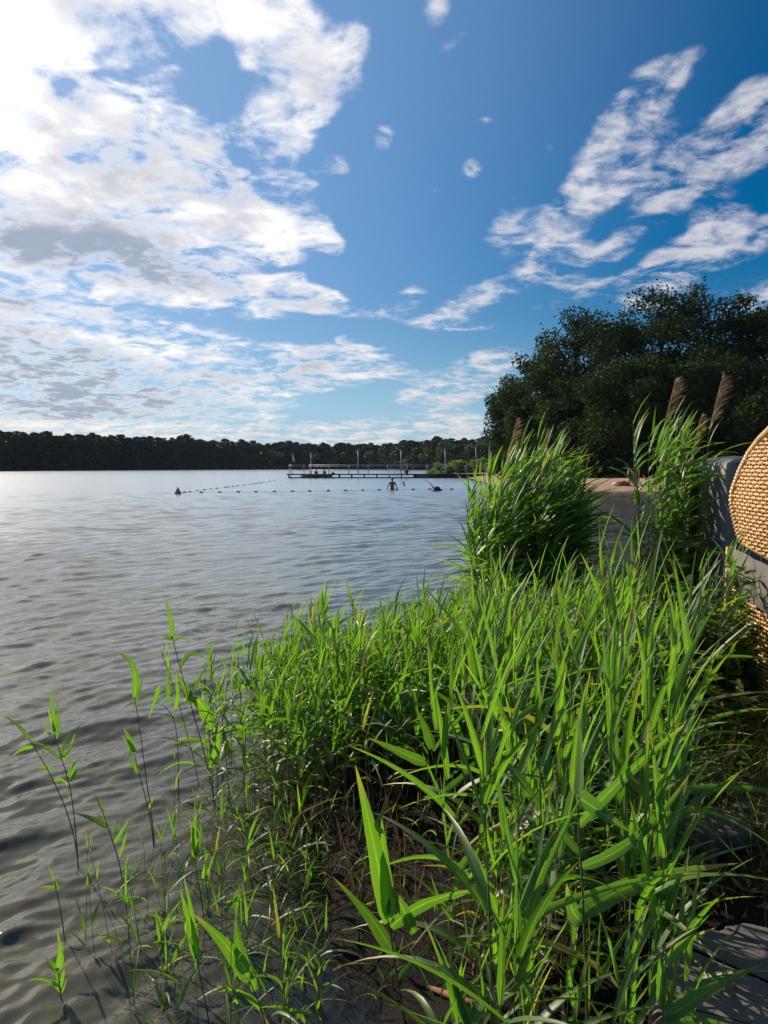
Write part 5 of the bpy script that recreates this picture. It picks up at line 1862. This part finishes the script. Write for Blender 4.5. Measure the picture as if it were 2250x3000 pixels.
def wicker_chair():
    lab = 'honey coloured wicker beach chair with rounded hood at the right edge'
    base = CO + CF * -.5 + CN * -.6
    zg = gz(CO[0], CO[1])
    o = empty('wicker_beach_chair', (base[0], base[1], zg), lab, 'beach chair')
    loc = (base[0], base[1], zg)
    bulge = lambda s, z: .05 * np.exp(-(((s + .42) / .40) ** 2 + ((z - 1.62) / .33) ** 2))
    for out, nm in ((0.0, 1), (-1.15, -1)):
        g = Geo()
        weave(g, HOOD, out, .0205, .040, amp=.0060, hz=.0101, bulge=(bulge if nm > 0 else None))
        hp = g.build('hood_side', M_WICKER, o, loc)
        g = Geo()
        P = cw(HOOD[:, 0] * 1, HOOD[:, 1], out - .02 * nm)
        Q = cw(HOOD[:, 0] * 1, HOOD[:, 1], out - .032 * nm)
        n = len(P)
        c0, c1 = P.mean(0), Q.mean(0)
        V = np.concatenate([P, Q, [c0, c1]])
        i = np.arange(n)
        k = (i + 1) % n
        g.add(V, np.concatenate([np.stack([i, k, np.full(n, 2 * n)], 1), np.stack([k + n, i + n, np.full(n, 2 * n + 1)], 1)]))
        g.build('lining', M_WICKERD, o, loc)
        g = Geo()
        braid(g, cw(HOOD[:14, 0], HOOD[:14, 1], out + .012 * nm))
        braid(g, cw(HOOD[[0, 18, 17, 16], 0], HOOD[[0, 18, 17, 16], 1], out + .010 * nm), .017)
        g.build('braided_rim', M_WICKER, o, loc)
    # the curved roof and the back between the two sides
    g = Geo()
    rp = HOOD[3:16]
    for a in np.linspace(0, 1, 46):
        oo = -1.15 * a
        s = rp[:, 0] - .03
        z = rp[:, 1] - .02
        C = cw(s, z, oo)
        tube(g, C, .012, 5)
    g.build('roof', M_WICKER, o, loc)
    g = Geo()
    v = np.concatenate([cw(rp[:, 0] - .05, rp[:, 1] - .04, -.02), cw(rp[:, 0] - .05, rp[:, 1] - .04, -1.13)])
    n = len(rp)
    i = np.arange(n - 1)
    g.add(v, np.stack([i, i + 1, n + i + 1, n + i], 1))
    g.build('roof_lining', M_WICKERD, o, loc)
    # lower body
    BODY = np.array([(.03, zg + .02), (.045, .75), (.055, 1.115), (-.42, 1.02), (-1.06, .90), (-1.06, zg + .02)])
    for out, nm in ((0.0, 1), (-1.15, -1)):
        g = Geo()
        weave(g, BODY, out, .0225, .075, amp=.004, hz=.0092)
        g.build('body_side', M_WICKER, o, loc)
        g = Geo()
        for s0, z1 in ((.04, 1.33), (-1.02, 1.05)):
            g = Geo()
            tube(g, cw(np.full(4, s0), np.linspace(zg, z1, 4), out + .014 * nm), .014, 7)
            g.build('corner_cane', M_WICKER, o, loc)
        g = Geo()
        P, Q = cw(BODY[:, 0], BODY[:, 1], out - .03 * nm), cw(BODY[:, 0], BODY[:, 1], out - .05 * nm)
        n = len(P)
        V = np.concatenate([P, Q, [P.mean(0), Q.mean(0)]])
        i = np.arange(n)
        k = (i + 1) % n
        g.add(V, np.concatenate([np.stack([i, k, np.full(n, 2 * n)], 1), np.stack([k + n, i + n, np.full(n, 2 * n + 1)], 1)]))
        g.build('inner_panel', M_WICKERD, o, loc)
        # grey canvas at the arm rest
        g = Geo()
        u, w = np.meshgrid(np.linspace(0, 1, 14), np.linspace(0, 1, 8))
        s = .045 - 1.09 * u
        zt = 1.335 - .11 * u
        zb = 1.115 - .20 * u
        z = zb + (zt - zb) * w
        V = cw(s.ravel(), z.ravel(), (out + nm * (.006 + .012 * np.sin(w * math.pi) + 0.006 * np.sin(u * 30 + w * 5) + .004 * np.sin(w * 17 + u * 9))).ravel())
        i, j = np.meshgrid(np.arange(7), np.arange(13), indexing='ij')
        f = np.stack([i * 14 + j, i * 14 + j + 1, (i + 1) * 14 + j + 1, (i + 1) * 14 + j], -1).reshape(-1, 4)
        g.add(V, f)
        c = g.build('canvas', M_CANVAS, o, loc)
    # front, back and seat
    g = Geo()
    for z in np.arange(zg + .04, .95, .031):
        tube(g, cw(np.array([.035, .035, .035]), np.array([z, z, z]), np.array([0, -.57, -1.15])), .0125, 6)
        tube(g, cw(np.array([-1.06, -1.06, -1.06]), np.array([z, z, z]), np.array([0, -.57, -1.15])), .0125, 6)
    g.build('front_and_back', M_WICKER, o, loc)
    g = Geo()
    c = cw(np.array([-.40]), np.array([.86]), -.575)[0]
    box(g, c, (1.05, .8, .12), math.atan2(-CF[0], CF[1]), bev=.04)
    g.build('seat', M_CANVAS, o, loc)


wicker_chair()


def covered_chair():
    d = 6.2
    a = at(2068, 1342, d)
    b = at(2235, 1342, d)
    x = (a[0] + b[0]) / 2
    w = b[0] - a[0]
    zt = a[2]
    zg = gz(x, d)
    o = empty('covered_beach_chair', (x, d, zg), 'second beach chair behind, wrapped in smooth blue grey cover', 'beach chair')
    g = Geo()
    h = zt - zg
    # a soft tapering wrap
    prof = [(0, .47), (.10, .50), (.35, .50), (.75, .495), (.90, .48), (.97, .43), (1.0, .30)]
    V, n = [], 28
    for t, r in prof:
        for k in range(n):
            th = 2 * math.pi * k / n
            c, s = math.cos(th), math.sin(th)
            e = 0.28
            px_ = math.copysign(abs(c) ** e, c) * (w / 2) * (r / .5)
            py_ = math.copysign(abs(s) ** e, s) * .42 * (r / .5)
            fold = .012 * math.sin(5 * th + t * 6) * math.sin(t * 3)
            V.append((px_ * (1 + fold), py_ * (1 + fold), t * h))
    V = np.array(V)
    m_ = len(prof)
    i, j = np.meshgrid(np.arange(m_ - 1), np.arange(n), indexing='ij')
    k = (j + 1) % n
    g.add(V, np.stack([i * n + j, i * n + k, (i + 1) * n + k, (i + 1) * n + j], -1).reshape(-1, 4))
    top = np.concatenate([V[-n:], [[0, 0, h + .02]]])
    g.add(top, np.stack([np.arange(n), (np.arange(n) + 1) % n, np.full(n, n)], 1))
    g.build('cover', M_COVER, o)
    g = Geo()
    box(g, (0, 0, .05), (w * .9, .78, .10), bev=.02)
    g.build('skid', M_DARKWOOD, o)
    # dark wooden post at its left
    p = at(2038, 1400, 6.4)
    zp = gz(p[0], 6.4)
    o2 = empty('wooden_post', (p[0], 6.4, zp), 'dark brown square post left of the grey covered chair', 'post')
    g = Geo()
    hh = at(2040, 1385, 6.4)[2] - zp
    box(g, (0, 0, hh / 2), (.075, .075, hh), .2, bev=.010)
    g.build('shaft', M_POST, o2)
    g = Geo()
    lathe(g, (0, 0, hh), [(.046, 0), (.05, .012), (.03, .028), (0, .035)], 10)
    g.build('cap', M_POST, o2)
    for (px, pt, pb, d2, lab, ww) in ((1988, 1745, 1935, 5.9, 'orange brown stake in the sun at the foot of the tall reeds', .05), (2008, 1690, 2010, 6.0, 'dark brown stake right behind the orange one', .08)):
        p0 = at(px, pt, d2)
        zz = gz(p0[0], d2) - .05
        o3 = empty('wooden_stake', (p0[0], d2, zz), lab, 'stake')
        g = Geo()
        hh = p0[2] - zz
        tube(g, [(0, 0, 0), (.004, 0, hh * .5), (-.004, 0, hh * .96), (-.004, 0, hh)], [ww * .55, ww * .52, ww * .48, ww * .3], 9)
        g.build('shaft', M_RUST if ww < .06 else M_DARKWOOD, o3)


covered_chair()


# ------------------------------------------------------------------ stone, path, sticks
def stone(px, py, d, r, lab, seed):
    p = at(px, py, d)
    z = gz(p[0], d)
    q = np.random.default_rng(seed)
    a = q.normal(0, 1, (6, 3))
    ph = q.random(6) * 6

    def warp(v):
        k = np.ones(len(v))
        for i in range(6):
            k += .055 * np.sin(v @ a[i] * 2.2 + ph[i])
        v = v * k[:, None]
        v[:, 2] = np.where(v[:, 2] > .55, .55 + (v[:, 2] - .55) * .5, v[:, 2])
        return v
    g = Geo()
    ellip(g, (0, 0, 0), r, 32, 20, warp=warp)
    o = g.build('stone', M_STONE)
    o.location = (p[0], d, z + r[2] * .25)
    prop(o, lab, 'stone')


stone(2082, 2450, 2.82, (.145, .12, .10), 'dark mossy round stone on the bank behind the reed tips', 4)
stone(2190, 2335, 3.1, (.05, .04, .03), 'small dark stone on the sand near the right edge', 8)


def path_material():
    m, n, l, out = material('path_slab')
    b = n.new('ShaderNodeBsdfPrincipled')
    tc = n.new('ShaderNodeTexCoord').outputs['Object']
    n1 = noise_node(n, l, 2.5, 5, .6, tc)
    n2 = noise_node(n, l, 60, 4, .7, tc)
    n3 = noise_node(n, l, 9, 5, .65, tc)
    c = mixc(n, l, mapr(n, l, n1, .3, .7), (0.150, 0.130, 0.118), (0.105, 0.092, 0.085))
    c = mixc(n, l, mapr(n, l, n2, .5, .75, 0, .55), c, (0.06, 0.055, 0.054))
    c = mixc(n, l, mapr(n, l, n3, .58, .72, 0, .6), c, (0.12, 0.10, 0.08))
    l.new(c, b.inputs['Base Color'])
    b.inputs['Roughness'].default_value = .85
    bp = n.new('ShaderNodeBump')
    bp.inputs['Strength'].default_value = .4
    bp.inputs['Distance'].default_value = .006
    l.new(n2, bp.inputs['Height'])
    l.new(bp.outputs[0], b.inputs['Normal'])
    l.new(b.outputs[0], out.inputs[0])
    return m


def path():
    g = Geo()
    ctr = [(.50, .2), (.60, 1.3), (.67, 1.75), (.76, 1.94), (.85, 2.04), (1.02, 2.10), (1.3, 2.10), (3.4, 1.9), (3.6, .2)]
    ctr = np.array(ctr)
    # ragged outline
    pts = []
    q = np.random.default_rng(2)
    for i in range(len(ctr)):
        A, B = ctr[i], ctr[(i + 1) % len(ctr)]
        for t in np.linspace(0, 1, 14, endpoint=False):
            pts.append(A + (B - A) * t + q.normal(0, .010, 2))
    pts = np.array(pts)
    zt = .435
    n = len(pts)
    c = pts.mean(0)
    inn = c + (pts - c) * .985
    V = np.concatenate([np.c_[pts, np.full(n, .1)], np.c_[pts, np.full(n, zt - .012)], np.c_[inn, np.full(n, zt)], [[c[0], c[1], zt]]])
    i = np.arange(n)
    k = (i + 1) % n
    g.add(V, np.concatenate([np.stack([i, k, n + k, n + i], 1), np.stack([n + i, n + k, 2 * n + k, 2 * n + i], 1)]))
    base = g.n - len(V)
    g.f.append(np.concatenate([np.stack([2 * n + i, 2 * n + k, np.full(n, 3 * n)], 1) + base, -np.ones((n, 1), int)], 1))
    g.m.append(np.zeros(n, np.int32))
    prop(g.build('path', path_material(), smooth=False), kind='structure')


path()


def stick(pts, r, lab, mat, name='stick'):
    o = Geo()
    tube(o, pts, r, 7)
    prop(o.build(name, mat, None, pts[0]), lab, 'stick')


def on_ground(px, py, lift=.01):
    z = 0.1
    for _ in range(12):
        p = on_z(px, py, z)
        z = max(gz(p[0], p[1]), 0.0)
    p[2] = z + lift
    return p


M_ORANGE = simple('rotten_wood', (0.30, 0.13, 0.06), (0.16, 0.07, 0.035), 30, .9, .3)
stick(np.array([on_ground(1255, 2900), on_ground(1300, 2922, .015), on_ground(1360, 2945, .012), on_ground(1410, 2952)]), [.006, .011, .012, .007], 'orange brown rotten stick lying on the black mud', M_ORANGE)
stick(np.array([on_ground(1985, 2605), on_ground(2030, 2640, .02), on_ground(2090, 2690, .012)]), [.005, .007, .004], 'brown stick on the bank below the dark stone', M_ORANGE)
stick(np.array([on_ground(2120, 2555), on_ground(2165, 2590, .02), on_ground(2185, 2625, .012)]), [.005, .008, .004], 'short pale stick on the bank right of the stone', M_SCUM)


def bent_stalk():
    P = [at(822, 2520, 3.0), at(842, 2440, 3.0), at(870, 2395, 3.0), at(895, 2375, 3.02), at(960, 2345, 3.05), at(1030, 2332, 3.1)]
    foot = at(812, 2580, 3.0)
    foot[2] = gz(foot[0], foot[1]) - .02
    P = np.array([foot] + P)
    g = Geo()
    tube(g, P, [.005, .005, .005, .0045, .004, .003, .0015], 6, (.5, 1, 0))
    prop(g.build('dead_stalk', M_PLUME, None, foot), 'dry straw coloured stalk bent over at a right angle above the mud', 'dead stalk')


bent_stalk()


# ------------------------------------------------------------------ air
def haze():
    m, n, l, out = material('thin_air_haze')
    v = n.new('ShaderNodeVolumePrincipled')
    v.inputs['Color'].default_value = (0.62, 0.78, 1.0, 1)
    v.inputs['Density'].default_value = HAZE
    v.inputs['Anisotropy'].default_value = 0.0
    l.new(v.outputs[0], out.inputs['Volume'])
    g = Geo()
    box(g, (0, 190, 16), (760, 640, 46))
    prop(g.build('haze', m, smooth=False), kind='stuff')


HAZE = 0.00007
haze()
